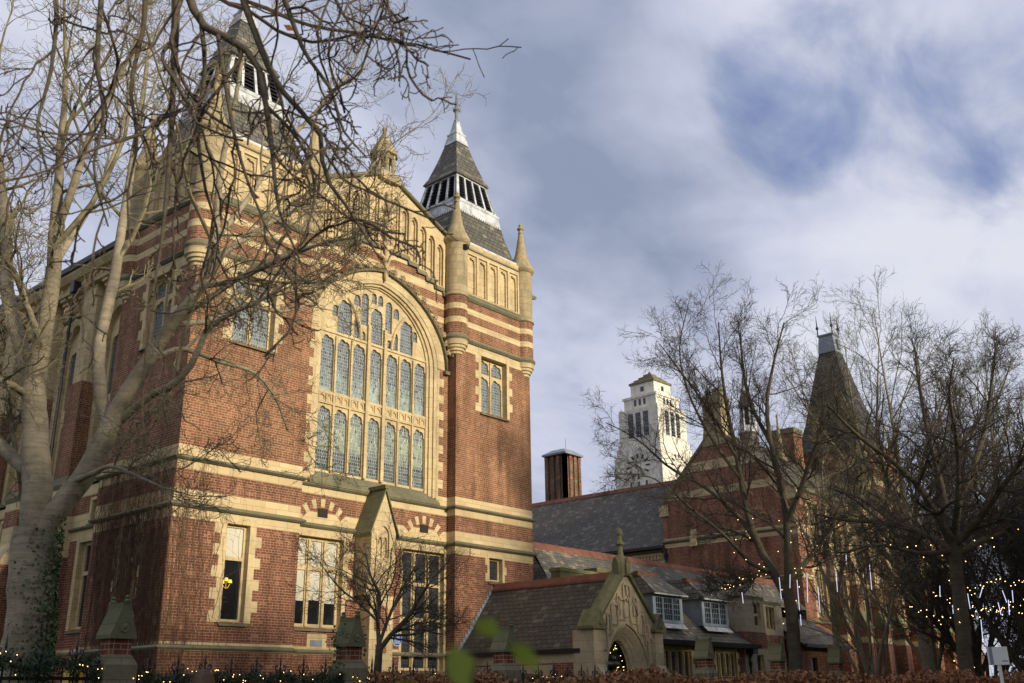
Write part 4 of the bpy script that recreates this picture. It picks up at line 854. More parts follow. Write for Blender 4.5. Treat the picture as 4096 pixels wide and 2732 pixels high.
for a0, a1 in ((23.35, 25.75), (27.65, 30.05)):
    yf = -1.85; z0, z1 = 4.55, 5.78; FD = Fr((0, yf, 0), (1, 0, 0), (0, 1, 0)); db = MB()
    db.box(a0, a1, yf+.06, yf+2.0, z0, z1+.02, 1); hs = []; wd = [(.08, .30), (.36, .64), (.70, .92)]; hs = [rect(a0+(a1-a0)*p, a0+(a1-a0)*q, z0+.14, z1-.12) for p, q in wd]
    db.plate(FD, rect(a0-.05, a1+.05, z0, z1), hs, -.02, .05, 0)
    do = db.build('dormer', ['frame_grey', 'lead_grey'], rg)
    gb = MB()
    for hh in hs: gb.fbox(FD, hh[0][0]-.01, hh[1][0]+.01, z0+.13, z1-.11, .03, .04, 0)
    gb.build('glass', ['glass'], do); bb = MB()
    for (p, q), nn in zip(wd, (3, 4, 3)):
        l, r = a0+(a1-a0)*p, a0+(a1-a0)*q
        for k in range(1, nn): x = l+(r-l)*k/nn; bb.fbox(FD, x-.014, x+.014, z0+.14, z1-.12, .0, .035, 0)
        for k in range(1, 4): zz_ = z0+.14+(z1-z0-.26)*k/4; bb.fbox(FD, l, r, zz_-.014, zz_+.014, .002, .034, 0)
    bb.build('glazing_bars', ['frame_grey'], do)
    mb = MB(); am = (a0+a1)/2-.7; h = 1.05
    mb.loft([[(a0-.2, yf-.25, z1+.02), (a1+.2, yf-.25, z1+.02), (a1+.1, yf+2.6, z1+.02), (a0-.1, yf+2.6, z1+.02)], [(a0-.2, yf-.25, z1+.08), (a1+.2, yf-.25, z1+.08), (a1+.1, yf+2.6, z1+.08), (a0-.1, yf+2.6, z1+.08)], [(a0+.15, yf+.9, z1+h), (a1-.75, yf+.9, z1+h), (a1-.7, yf+2.8, z1+h), (a0+.1, yf+2.8, z1+h)]], 0, True, True)
    mb.build('roof', ['slate'], do)
    mb = MB(); mb.box(a0+.05, a1-.65, yf+.78, yf+1.05, z1+h-.16, z1+h+.05); mb.build('ridge_tiles', ['terracotta'], do)
    mb = MB(); mb.box(a0-.2, a1+.2, yf-.29, yf-.2, z1-.02, z1+.04); mb.loft([[(a0-.05, yf-.04, z0-.02), (a1+.05, yf-.04, z0-.02)], [(a0-.05, yf-.27, z0-.25), (a1+.05, yf-.27, z0-.25)]], 0, closed=False); mb.build('flashing', ['lead'], do)
# mossy stone parapet on the valley behind the porch
vp = MB(); vp.box(17.15, 21.5, -1.4, -.9, 5.2, 6.35, 0); vp.box(17.1, 21.6, -1.45, -.85, 6.35, 6.5, 0); vp.box(19.6, 20.6, -1.5, -.8, 6.5, 6.68, 0); vp.build('parapet', ['stone_moss'], rg)
# two-storey stone bay
bay = thing('stone_bay', 'two storey canted bay of pale stone over brick beyond the dormers', 'bay', (32.5, -2.5, 0))
plan = [(31.1, .6), (31.1, -2.1), (33.5, -2.1), (35.0, -1.2), (37.4, -1.2), (37.4, -.0)]
def wallrun(plan, z0, z1, opens, mats, parent, name, rv=.2):
    mb = MB()
    for k, (p, q) in enumerate(zip(plan[:-1], plan[1:])):
        d = Vector((q[0]-p[0], q[1]-p[1], 0)); L = d.length; d /= L; F = Fr((p[0], p[1], 0), d, (-d.y, d.x, 0)); hs = []
        for (kk, a0, a1, b0, b1, c, tr) in opens:
            if kk == k: hs.append(window(parent, F, a0, a1, b0, b1, c, tr, 0, fmat='stone', gmat='glass_dark', reveal=.14, mull=.12, qw=None, frame=.07, sill=False))
        mb.plate(F, rect(0, L, z0, z1), hs, 0, .3, 0, None, 1, sides=False)
    return mb.build(name, mats, parent)
wallrun(plan, 0, 3.62, [(1, 1.2, 1.95, 2.0, 3.3, 1, ()), (2, .2, .7, 2.0, 3.3, 1, ()), (2, 1.0, 1.5, 2.0, 3.3, 1, ())], ['stone_portal', 'stone'], bay, 'lower_wall')
wallrun([(a-.0, b-.004) for a, b in plan], 3.62, 4.42, [], ['brick', 'stone'], bay, 'brick_band')
wallrun(plan, 4.42, 6.1, [(1, 1.3, 2.05, 4.7, 5.9, 1, (5.3,)), (2, .2, .7, 4.8, 5.85, 1, ()), (2, 1.0, 1.5, 4.8, 5.85, 1, ()), (3, .5, 1.5, 4.7, 5.9, 2, ())], ['stone_portal', 'stone'], bay, 'upper_wall')
mb = MB(); mb.box(31.15, 37.3, -1.15, .5, 6.0, 6.12, 0); mb.loft([[(x-.08, y-.08, z) for x, y in plan] for z in (6.06, 6.2)], 0, False, False, closed=False); mb.build('coping', ['stone_moss'], bay)
lw_ = thing('slate_lean_to', 'small dark slated lean-to at the foot of the far striped wing', 'outbuilding', (40, -1.5, 0))
mb = MB(); mb.plate(Fr((0, -1.9, 0), (1, 0, 0), (0, 1, 0)), rect(37.5, 43.2, 0, 4.0), [rect(39, 39.8, 2.2, 3.3)], 0, .3, 0); mb.box(39, 39.8, -1.75, -1.7, 2.2, 3.3, 1); mb.box(43.1, 43.2, -1.9, 0, 0, 4, 0); mb.build('wall', ['brick', 'glass'], lw_)
mb = MB(); mb.loft([[(x, -2.4, 3.95), (x, -.0, 5.6), (x, 0, 5.5), (x, -2.4, 3.85)] for x in (37.4, 43.5)], 0, True, True); mb.build('roof', ['slate_dark'], lw_)
mb = MB(); mb.box(37.4, 43.5, -2.52, -2.38, 3.8, 3.98); mb.build('gutter', ['iron'], lw_)
# ------------------------------------------------------------------ striped wing with the tall gable
GX = 44.; wing = thing('striped_wing', 'far red brick wing with stone striped gable, buttressed front and steep slate roofs', 'building', (GX, 5.2, 0))
FGb = Fr((GX, 0, 0), (0, 1, 0), (1, 0, 0)); ya, yb, yc_ = .4, 10.3, 5.75
mb = MB(); mb.plate(FGb, [(ya, 0), (yb, 0), (yb, 14.0), (yc_, 18.9), (ya, 14.0)], [], 0, .4, 0); ga = mb.build('gable_wall', ['wing_masonry'], wing)
for s in (-1, 1):
    cb = MB(); ye = ya-.15 if s < 0 else yb+.15; cb.loft([[FGb.p(yc_, 18.9+z, d) for d, z in ((-.12, -.15), (-.14, .08), (.4, .12), (.4, -.15))], [FGb.p(ye, 13.9+z, d) for d, z in ((-.12, -.15), (-.14, .08), (.4, .12), (.4, -.15))]], 0, True, True); cb.build('coping', ['stone_dark'], ga)
    kb = MB(); y0 = ya-.25 if s < 0 else yb-.5; kb.box(GX-.12, GX+.5, y0, y0+.75, 13.2, 14.0); kb.build('kneeler', ['stone'], ga)
for z0, z1, p in ((11.3, 11.55, .14), (8.3, 8.5, .12), (4.5, 4.7, .12)): cb = MB(); cb.string(FGb, ya-.1, yb+.1, z0, z1, p); cb.build('string_course', ['stone_dark'], ga)
for y in (3.6, 7.9):
    cb = MB(); cb.box(GX-.10, GX+.1, y-.18, y+.18, 11.6, 14.6, 0); cb.loft([[(GX-.3, y-.25, 10.9), (GX+.1, y-.25, 10.9), (GX+.1, y+.25, 10.9), (GX-.3, y+.25, 10.9)], [(GX-.02, y-.18, 12.6), (GX+.1, y-.18, 12.6), (GX+.1, y+.18, 12.6), (GX-.02, y+.18, 12.6)]], 1, True, True); cb.build('pilaster', ['wing_masonry', 'stone'], ga)
chm = MB(); chm.loft([[(GX-.1+d, yc_-w, z), (GX+1.1-d, yc_-w, z), (GX+1.1-d, yc_+w, z), (GX-.1+d, yc_+w, z)] for w, d, z in ((.95, 0, 17.6), (.72, .0, 18.9), (.72, 0, 20.6), (.8, -.06, 20.8), (.8, -.06, 21.1), (.66, 0, 21.2))], 0, True, True)
for y in (-.45, 0, .45): chm.lathe(GX+.5, yc_+y, [(.2, 21.1), (.17, 21.75)], 8)
chm.build('chimney', ['stone_drum'], wing)
FFr = Fr((0, 0.4, 0), (1, 0, 0), (0, 1, 0)); wh_ = []; x = GX+2.4; bay_i = 0
bx = []
for i in range(9):
    xc_ = GX+2.6+i*3.3; bx.append(xc_+1.65)
    if i < 7:
        wh_.append(window(wing, FFr, xc_-.75, xc_+.75, 5.9, 8.9, 3, (7.4,), 1, fmat='stone', gmat='glass_dark', reveal=.2, mull=.16, qw=(.15, .3), lintel=.3, frame=.08))
        wh_.append(window(wing, FFr, xc_-.75, xc_+.75, 1.6, 4.15, 3, (), 0, fmat='stone', gmat='glass_dark', reveal=.2, mull=.16, qw=(.15, .3), lintel=.2, frame=.08))
        wh_.append(window(wing, FFr, xc_-.7, xc_+.7, 10.2, 13.2, 3, (11.7,), 1, fmat='stone', gmat='glass_dark', reveal=.2, mull=.16, qw=(.15, .3), lintel=.3, frame=.08))
mb = MB(); mb.plate(FFr, rect(GX+.401, GX+32, 0, 14.2), wh_, 0, .4, 0, None, 1); mb.box(GX+31.6, GX+32, .8, 10.3, 0, 14.2, 0); fw_ = mb.build('front_wall', ['wing_masonry', 'stone'], wing)
for z0, z1 in ((4.5, 4.7), (5.5, 5.7), (9.4, 9.6), (13.8, 14.2)): cb = MB(); cb.string(FFr, GX-.1, GX+32, z0, z1, .15); cb.build('string_course', ['stone_dark'], fw_)
for xb in bx:
    b = MB(); b.box(xb-.42, xb+.42, -.45, .42, 0, 5.6, 0); b.loft([[(xb-.45, -.5, 5.6), (xb+.45, -.5, 5.6), (xb+.45, .42, 5.6), (xb-.45, .42, 5.6)], [(xb-.4, -.1, 6.6), (xb+.4, -.1, 6.6), (xb+.4, .42, 6.6), (xb-.4, .42, 6.6)]], 2, True, True)
    b.box(xb-.38, xb+.38, -.08, .42, 6.6, 9.3, 0); b.box(xb-.4, xb+.4, -.1, .42, 8.6, 9.3, 1); b.loft([[(xb-.4, -.15, 9.3), (xb+.4, -.15, 9.3), (xb+.4, .42, 9.3), (xb-.4, .42, 9.3)], [(xb-.32, .1, 10.1), (xb+.32, .1, 10.1), (xb+.32, .42, 10.1), (xb-.32, .42, 10.1)]], 1, True, True); b.box(xb-.3, xb+.3, .12, .42, 10.1, 13.8, 1)
    b.build('buttress', ['wing_masonry', 'stone', 'stone_moss'], wing)
for xp in (GX+5.2, GX+9.6, GX+13.0): dp = MB(); dp.tube([(xp, .2, 14.0), (xp, .2, 0)], [.08, .08], 8); dp.build('drainpipe', ['iron'], wing)
mb = MB()
for s in (-1, 1):
    ye = ya-.2 if s < 0 else yb+.2; mb.loft([[(GX+.3, yc_, 18.75), (GX+32, yc_, 18.75)], [(GX+.3, ye, 13.85), (GX+32, ye, 13.85)]], 0, closed=False)
mb.build('roof', ['slate_warm'], wing)
# steep pavilion roof
pcx, pcy = 59.9, 3.2; pv = MB(); pv.box(pcx-2.5, pcx+2.5, .1, 5.9, 13.5, 19.2, 0); pv.build('pavilion_wall', ['wing_masonry'], wing)
pv = MB(); pv.sq(pcx, pcy, [(2.75, 19.1), (2.5, 19.7), (2.0, 21.5), (1.05, 26.0), (.68, 27.7)], 0); pr_ = pv.build('pavilion_roof', ['slate_black'], wing)
pv = MB(); pv.sq(pcx, pcy, [(.74, 27.6), (.72, 27.85), (.60, 29.0), (.70, 29.1), (.70, 29.2)], 0); pv.box(pcx-.22, pcx+.22, pcy-.85, pcy-.5, 27.9, 28.7, 0); pv.build('lead_cap', ['lead_grey'], pr_)
for s, t in ((-1, -1), (1, -1), (-1, 1)):
    pv = MB(); pv.lathe(pcx+s*.62, pcy+t*.62, [(.06, 29.1), (.05, 29.7), (.13, 29.78), (.13, 29.86), (.05, 30.0), (.035, 30.5), (.01, 31.0)], 8); pv.build('finial', ['iron'], pr_)
for (xx, yy, zb, h) in ((56.9, .6, 18.2, 3.0), (63.2, .6, 18.2, 3.0), (52.5, 5.0, 17.5, 3.6)):
    tb = MB(); tb.lathe(xx, yy, [(.38, zb-5), (.38, zb), (.47, zb+.15), (.47, zb+.35), (.3, zb+.5), (.04, zb+h), (.09, zb+h+.1), (.02, zb+h+.3)], 10); tb.build('turret', ['stone_drum'], wing)
tb = MB(); tb.box(54.2, 55.6, 4.6, 6.6, 17, 20.2, 0); tb.box(54.1, 55.7, 4.5, 6.7, 20.2, 20.6, 1); tb.build('chimney', ['wing_masonry', 'stone_dark'], wing)
# fleche on the ridge
fl = MB(); fx, fy = 49.2, 5.75
fl.lathe(fx, fy, [(.72, 18.0), (.70, 19.2), (.78, 19.3), (.78, 19.4)], 8, 0, smooth=False); fl.lathe(fx, fy, [(.78, 19.4), (.66, 19.9)], 8, 1, smooth=False); fl.lathe(fx, fy, [(.44, 19.9), (.40, 21.3)], 8, 2, smooth=False)
for k in range(8): a = k*math.pi/4; fl.tube([(fx+.58*math.cos(a), fy+.58*math.sin(a), 19.9), (fx+.5*math.cos(a), fy+.5*math.sin(a), 21.4)], [.07, .06], 5, 1)
fl.lathe(fx, fy, [(.60, 21.3), (.66, 21.45), (.46, 22.0), (.30, 22.6)], 8, 0, smooth=False); fl.lathe(fx, fy, [(.30, 22.6), (.22, 22.95)], 8, 1, smooth=False); fl.lathe(fx, fy, [(.22, 22.95), (.1, 23.8), (.05, 24.1), (.1, 24.2), (.02, 25.0)], 8, 0, smooth=False)
fl.build('fleche', ['slate_dark', 'lead', 'louvre'], wing)
# ------------------------------------------------------------------ long slate roof behind
ref = thing('slate_roofed_hall', 'long hall under a plain grey slate roof between the spired hall and the striped gable', 'building', (46, 22, 0))
FRf = Fr((44.1, 0, 0), (0, 1, 0), (1, 0, 0))
mb = MB(); mb.plate(FRf, rect(9.2, 60, 0, 11.3), [], 0, .4, 0); mb.build('wall', ['stone'], ref)
mb = MB()
for i in range(60): y = 10.6+i*.28; mb.plate(FRf, rect(y, y+.28, 10.3, 10.75), [arch(y+.05, y+.23, 10.301, 10.5, .12, 5, .1)], -.1, .0, 0, back=False)
mb.build('arcade_frieze', ['stone_fine'], ref)
mb = MB(); mb.string(FRf, 10.4, 60, 10.75, 11.1, .25); mb.build('cornice', ['stone_dark'], ref)
mb = MB(); mb.loft([[(43.8, y, 11.15), (49.2, y, 16.75), (54.6, y, 11.15), (54.6, y, 11.0), (49.2, y, 16.6), (43.8, y, 11.0)] for y in (10.35, 60)], 0, True, True); mb.build('roof', ['slate_dark'], ref)
mb = MB(); mb.loft([[(x, y, z) for x, z in ((48.95, 16.55), (49.2, 16.9), (49.45, 16.55))] for y in (10.4, 60)], 0, True, True); mb.build('ridge_tiles', ['terracotta'], ref)
mb = MB(); mb.box(43.55, 43.85, 10.35, 60, 11.0, 11.2); mb.build('gutter', ['iron'], ref)
mb = MB(); mb.tube([(43.9, 10.2, 11.0), (43.9, 10.2, 0)], [.09, .09], 8); mb.lathe(43.9, 10.2, [(.12, 10.2), (.18, 10.6)], 8); mb.build('drainpipe', ['iron'], ref)
# ------------------------------------------------------------------ clustered chimney block
ck = thing('chimney_stack', 'square block of dark clustered brick flues rising over the grey slate roof', 'chimney', (58.5, 45.5, 0))
k = 101/75.; cx, cy = -16.09+(43.35+16.09)*k, -27.39+(18.32+27.39)*k; nx = Vector((44.2-43.38, 17.21-18.3, 0)).normalized()
mb = MB(); w1, w2 = 1.95, 1.95; zt = 1.5+(18.9-1.5)*k
dx = Vector((1, 0, 0)); dy = Vector((0, 1, 0)); base = Vector((cx, cy, 0))
mb.box(cx-.02, cx+2.5, cy-.02, cy+2.5, 10, zt-.2, 0)
cx -= .2; cy -= .15
for i in range(4):
    for a, b, c, d in ((cx+i*.76, cx+.42+i*.76, cy, cy+.4), (cx, cx+.4, cy+i*.76, cy+.42+i*.76)):
        mb.box(a-.001*i, b, c-.001*i, d, 10, zt, 0)
        mb.box(a-.012, b+.012, c-.012-.001*i, d, zt-2.3-.25*i, zt-2.0-.25*i, 1 if i in (0, 2) else 2)
        mb.box(a-.03, b+.03, c-.03-.001*i, d, zt-.35, zt-.1, 2)
st_ = mb.build('flues', ['soot', 'stone_dark', 'brick'], ck)
mb = MB(); mb.sq(cx+1.26, cy+1.26, [(1.52, zt), (1.56, zt+.05), (1.56, zt+.2), (.8, zt+.7)], 0); mb.build('cap', ['lead_grey'], ck)
mb = MB(); mb.tube([(cx+1.5, cy+1., zt+.6), (cx+1.5, cy+1., zt+2.0)], [.03, .02], 4); mb.build('aerial', ['iron'], ck)
# ------------------------------------------------------------------ white clock tower
ct = thing('clock_tower', 'white limestone clock tower with stepped top far behind the bare trees', 'tower', (104.5, 49, 0))
tx, ty = 102.75, 46.6                                          # near corner at the clock stage
hs_ = 2.98; ox, oy = tx+hs_-.55, ty+hs_-.15                    # centre
S_ = [(3.55, 0, 32.6), (3.3, 32.6, 33.9), (3.15, 33.9, 34.6), (3.0, 34.6, 39.35), (2.45, 39.35, 41.1), (2.6, 41.1, 41.45), (1.8, 41.45, 43.4)]; KS, KZ = 1.17, 1.03
from math import cos, sin
mb = MB()
rot = Matrix.Rotation(rad(-3), 3, 'Z')
def rp(x, y, z): v = rot @ Vector((x, y, 0)); return (ox+v.x*KS, oy+v.y*KS, 1.5+(z-1.5)*KZ)
def rbox(mb, x0, x1, y0, y1, z0, z1, mi=0): mb.loft([[rp(x0, y0, z), rp(x1, y0, z), rp(x1, y1, z), rp(x0, y1, z)] for z in (z0, z1)], mi, True, True)
for h, z0, z1 in S_: rbox(mb, -h, h, -h, h, z0, z1)
for s in (-1, 1):
    for t in (-1, 1):
        rbox(mb, s*3.45-.55*(s > 0)-.0, s*3.45+.55*(s < 0), t*3.45-.55*(t > 0), t*3.45+.55*(t < 0), 24, 32.9); rbox(mb, s*2.95-.5*(s > 0), s*2.95+.5*(s < 0), t*2.95-.5*(t > 0), t*2.95+.5*(t < 0), 34.5, 39.6)
mb.loft([[rp(x, y, z) for x, y in ((-h, -h), (h, -h), (h, h), (-h, h))] for h, z in ((1.95, 43.4), (1.95, 43.7), (1.5, 44.0), (1.5, 44.15), (1.05, 44.4), (1.05, 44.6), (.6, 44.85), (.6, 45.05), (.15, 45.3), (.05, 45.6))], 1, True, True)
sh = mb.build('shaft', ['portland', 'stone_dark'], ct)
def side(k, a, z, d):                                          # k 0: face -x, 1: face -y
    return rp(-d, a, z) if k == 0 else rp(a, -d, z)
for k in (0, 1):
    for j in range(3):
        a = (j-1)*1.15; mb = MB()
        mb.loft([[side(k, a+q, z, dd) for q, dd in ((-.38, 2.98), (.38, 2.98), (.38, 3.015), (-.38, 3.015))] for z in (35.3, 38.8)], 0, True, True)
        for q in (-.12, .14): mb.loft([[side(k, a+q+e, z, 3.04) for e in (-.02, .02)]+[side(k, a+q+.02, z, 3.0), side(k, a+q-.02, z, 3.0)] for z in (35.3, 38.8)], 1, True, True)
        for zq in range(6): mb.loft([[side(k, a+e, z, 3.035) for e in (-.38, .38)]+[side(k, a+.38, z, 3.0), side(k, a-.38, z, 3.0)] for z in (35.6+zq*.5, 35.66+zq*.5)], 1, True, True)
        mb.build('window', ['glass', 'lead_grey'], ct)
        mb = MB(); mb.loft([[side(k, a*.62+q, z, dd) for q, dd in ((-.17, 2.4), (.17, 2.4), (.17, 2.47), (-.17, 2.47))] for z in (40.0, 40.9)], 0, True, True); mb.build('window', ['glass'], ct)
        mb = MB(); mb.loft([[side(k, a+q, z, dd) for q, dd in ((-.15, 3.4), (.15, 3.4), (.15, 3.57), (-.15, 3.57))] for z in (27.3, 28.9)], 0, True, True); mb.build('window', ['glass'], ct)
    mb = MB(); mb.loft([[side(k, q, z, dd) for q, dd in ((-.25, 1.7), (.25, 1.7), (.25, 1.83), (-.25, 1.83))] for z in (42.2, 42.9)], 0, True, True); mb.build('window', ['glass'], ct)
    cz = 31.; cl_ = MB()
    for h in range(12):
        a = h*math.pi/6; r0, r1 = (1.15, 1.75); w = .13
        qd = [(r0, -w*.7), (r1, -w), (r1, w), (r0, w*.7)]
        ps = [(r*cos(a)-t*sin(a), r*sin(a)+t*cos(a)) for r, t in qd]
        cl_.loft([[side(k, p, cz+q, dd) for p, q in ps] for dd in (3.54, 3.60)], 0, True, True)
    for a, L, w in ((rad(215), 1.05, .12), (rad(232), 1.6, .09)):
        ps = [(-.3*cos(a)-w*sin(a), -.3*sin(a)+w*cos(a)), (L*cos(a), L*sin(a)), (-.3*cos(a)+w*sin(a), -.3*sin(a)-w*cos(a))]
        cl_.loft([[side(k, p, cz+q, dd) for p, q in ps] for dd in (3.6, 3.65)], 0, True, True)
    cl_.build('clock_face', ['iron'], ct)
T_big=[
 [(-8.62,-11.01,0.58,0.445),(-8.76,-10.95,1.83,0.398),(-8.72,-10.97,2.35,0.362),(-8.78,-10.94,3.35,0.348),(-8.79,-10.94,4.15,0.354)],
 [(-8.8,-10.93,4,0.247),(-8.85,-10.7,5.14,0.229),(-8.9,-10.45,6.08,0.209),(-8.94,-10.22,6.75,0.198)],
 [(-8.71,-10.97,4.15,0.213),(-8.57,-11.15,4.54,0.186),(-8.43,-11.44,4.92,0.179),(-8.3,-11.72,5.48,0.177),(-8.19,-11.89,6.07,0.168)],
 [(-8.93,-10.22,6.67,0.137),(-9.1,-9.83,7.53,0.132),(-9.27,-9.44,8.42,0.123),(-9.34,-9.1,9.64,0.111),(-9.5,-8.62,11.24,0.085),(-9.7,-8.23,12.79,0.062),(-9.78,-7.89,14.48,0.036)],
 [(-8.9,-10.23,6.67,0.16),(-9.02,-10.51,7.54,0.16),(-9.1,-10.8,8.51,0.13),(-9.26,-10.95,9.42,0.108),(-9.38,-11.12,10.01,0.085),(-9.53,-11.28,10.85,0.066),(-9.68,-11.43,12.06,0.043),(-9.95,-11.54,13.36,0.028),(-10.16,-11.67,14.51,0.016)],
 [(-9.25,-10.96,9.25,0.077),(-9.28,-11.38,9.87,0.069),(-9.3,-11.81,10.73,0.057),(-9.27,-12.26,11.44,0.046),(-9.18,-12.85,12.38,0.034),(-9.16,-13.19,13.32,0.023)],
 [(-8.27,-11.85,5.76,0.123),(-8.33,-11.48,6.46,0.115),(-8.29,-11.17,7.33,0.107),(-8.04,-10.85,8.66,0.104),(-7.84,-10.5,9.72,0.091),(-7.64,-10.15,11.24,0.074),(-7.42,-9.81,13.2,0.055),(-7.25,-9.45,15.32,0.034)],
 [(-8.22,-11.87,5.99,0.146),(-8.05,-12.3,6.74,0.132),(-7.9,-12.84,7.46,0.11),(-7.75,-13.38,8.11,0.092),(-7.79,-13.71,8.88,0.073),(-7.95,-13.96,9.88,0.055),(-8.01,-14.28,10.91,0.041),(-8.1,-14.58,12.04,0.026)],
 [(-8.13,-11.92,5.92,0.073),(-8.04,-12.53,6.2,0.065),(-7.93,-13.28,6.39,0.06),(-7.88,-13.66,6.7,0.053),(-7.9,-13.88,7.05,0.046),(-7.74,-14.33,7.31,0.038),(-7.53,-14.83,7.46,0.028),(-7.28,-15.37,7.76,0.021),(-7.18,-15.7,7.62,0.01)],
 [(-7.76,-13.15,7.86,0.066),(-7.21,-13.01,8.89,0.062),(-6.58,-12.94,9.56,0.052),(-5.64,-12.98,10.44,0.042),(-4.61,-13.14,11.17,0.031),(-3.57,-13.37,12.65,0.023)],
 [(-7.77,-13.61,8.76,0.055),(-7.21,-13.61,9.71,0.046),(-6.54,-13.57,11.07,0.04),(-5.76,-13.64,12.35,0.034),(-5.01,-13.71,13.71,0.027),(-4.7,-13.71,14.63,0.014)],
 [(-8.88,-10.79,5.05,0.108),(-8.98,-10.21,5.35,0.111),(-9.11,-9.5,5.83,0.11),(-9.33,-8.57,6.35,0.094)],
 [(-7.9,-12.84,7.46,0.051),(-7.02,-12.54,7.86,0.047),(-6.15,-12.26,8.48,0.041),(-5.15,-12.1,8.68,0.03),(-4.25,-12.02,9.2,0.018)],
 [(-9,-10.19,6.54,0.068),(-9.5,-10.64,6.53,0.058),(-10.08,-11.06,6.46,0.045)],
 [(-8.97,-10.53,7.31,0.061),(-9.54,-10.95,7.85,0.055),(-9.98,-11.31,8.24,0.047),(-10.54,-11.75,8.39,0.035)],
 [(-9.09,-10.81,8.85,0.062),(-8.6,-10.36,9.85,0.053),(-8.13,-9.92,10.93,0.047),(-7.7,-9.56,12.34,0.04),(-7.4,-9.16,14.04,0.028)],
 [(-7.76,-13.38,8.03,0.051),(-7.64,-14.28,7.96,0.043),(-7.52,-15.2,8.04,0.031),(-7.41,-16.15,8.08,0.023),(-7.26,-16.79,8.04,0.013)],
 [(-7.98,-12.34,6.9,0.048),(-7.16,-11.99,7.42,0.043),(-6.31,-11.8,7.43,0.036),(-5.42,-11.79,7.38,0.029),(-4.88,-11.8,6.88,0.021),(-4.61,-11.76,6.42,0.013)],
 [(-8.52,-11.39,4.91,0.057),(-8.53,-12.05,4.95,0.042),(-8.54,-12.61,4.97,0.034),(-8.34,-13.28,4.7,0.023),(-8.19,-13.82,4.48,0.013)],
]
T_A=[
 [(18.09,-10.78,-0.08,0.284),(18.16,-10.92,2.19,0.251),(18.18,-10.98,3.95,0.225),(18.17,-10.95,5.09,0.219)],
 [(18.14,-10.89,4.79,0.187),(18.22,-10.37,5.68,0.159),(18.28,-9.81,6.85,0.138),(18.32,-9.47,8.54,0.116),(18.43,-9.25,10.29,0.093),(18.6,-8.93,12.32,0.07),(18.83,-8.72,14.26,0.045),(19.03,-8.67,16.04,0.027)],
 [(18.19,-10.99,4.93,0.172),(18.05,-11.15,6.37,0.142),(17.89,-11.3,7.28,0.126),(17.69,-11.33,8.84,0.104),(17.42,-11.23,10.12,0.088),(17.41,-11.22,11.62,0.073),(17.76,-11.48,13.19,0.05),(18.18,-11.92,14.97,0.025)],
 [(17.89,-11.3,7.28,0.111),(17.58,-12.05,8.25,0.094),(17.32,-12.7,9.22,0.078),(17.07,-13.37,10.33,0.054),(16.87,-13.68,11.51,0.031)],
 [(17.42,-11.23,10.12,0.08),(17.61,-10.5,11.81,0.066),(17.98,-10.11,13.55,0.051),(18.26,-10.01,15.11,0.026)],
 [(18.28,-9.81,6.85,0.106),(18.51,-8.97,7.96,0.084),(18.61,-7.69,9.16,0.069),(18.45,-6.25,10.14,0.053),(18.14,-4.64,11.74,0.027),(17.7,-3.64,12.4,0.019)],
 [(18.24,-10.4,5.6,0.095),(17.25,-10,5.94,0.079),(16.46,-9.79,6.59,0.063),(15.13,-9.07,7.69,0.047),(13.6,-8.12,8.86,0.023),(12.58,-7.32,8.82,0.015)],
 [(18.29,-9.41,9.21,0.075),(18.33,-8.22,11.14,0.061),(18.41,-7.34,13.15,0.045),(18.64,-6.95,15.2,0.028),(19.07,-7.28,17.2,0.019)],
 [(18.43,-9.23,10.12,0.068),(17.39,-9,11.53,0.051),(16.2,-8.32,13.35,0.034),(15.59,-7.88,14.38,0.017)],
 [(18.2,-11.02,5.32,0.11),(19.2,-11.27,6,0.096),(20.13,-11.63,6.85,0.082),(20.99,-12.11,8.21,0.067),(21.54,-12.41,9.6,0.042)],
 [(18.14,-10.2,5.69,0.088),(17.31,-9.9,5.34,0.071),(16.34,-9.36,5.01,0.047)],
]
T_B=[
 [(15.32,-17.29,-0.09,0.222),(15.39,-17.49,1.77,0.22),(15.43,-17.61,3.21,0.21),(15.45,-17.67,4.58,0.194),(15.47,-17.75,5.73,0.19)],
 [(15.46,-17.7,5.6,0.157),(14.88,-17.55,6.47,0.131),(14.2,-17.38,7.19,0.098),(13.34,-17.02,7.9,0.071),(12.38,-16.45,8.62,0.052),(11.46,-16.02,9.45,0.032)],
 [(15.47,-17.74,5.67,0.144),(16.12,-17.84,6.85,0.121),(16.89,-18.35,8.27,0.096),(17.53,-18.81,9.87,0.07),(18.01,-19.09,11.55,0.043),(18.28,-19.33,12.63,0.022)],
 [(15.47,-17.75,5.6,0.131),(14.99,-18.58,6.1,0.109),(14.43,-19.6,6.91,0.081),(13.85,-20.58,7.67,0.061),(13.35,-21.6,8.38,0.035)],
 [(15.45,-17.69,5.48,0.118),(15.98,-16.71,6.09,0.095),(16.36,-15.4,6.63,0.078),(16.63,-14.14,6.88,0.058),(16.84,-12.86,7.28,0.038)],
 [(15.45,-17.68,6.06,0.118),(15.63,-17.58,7.5,0.094),(15.78,-17.39,9.22,0.069),(15.96,-17.29,10.86,0.049),(16.06,-17.3,12.09,0.029)],
 [(15.47,-17.75,5.34,0.104),(16.64,-18.55,5.9,0.086),(17.76,-19.32,6.33,0.067),(18.75,-20.1,6.49,0.048)],
 [(15.47,-17.76,5.86,0.105),(14.61,-18.37,7.11,0.077),(13.7,-18.81,8.45,0.057),(12.74,-19.11,9.5,0.037),(12.33,-19.5,10.35,0.018)],
 [(15.44,-17.65,5.41,0.091),(14.21,-17.09,5.29,0.07),(12.92,-16.46,5.48,0.05),(11.59,-15.81,5.17,0.031)],
]
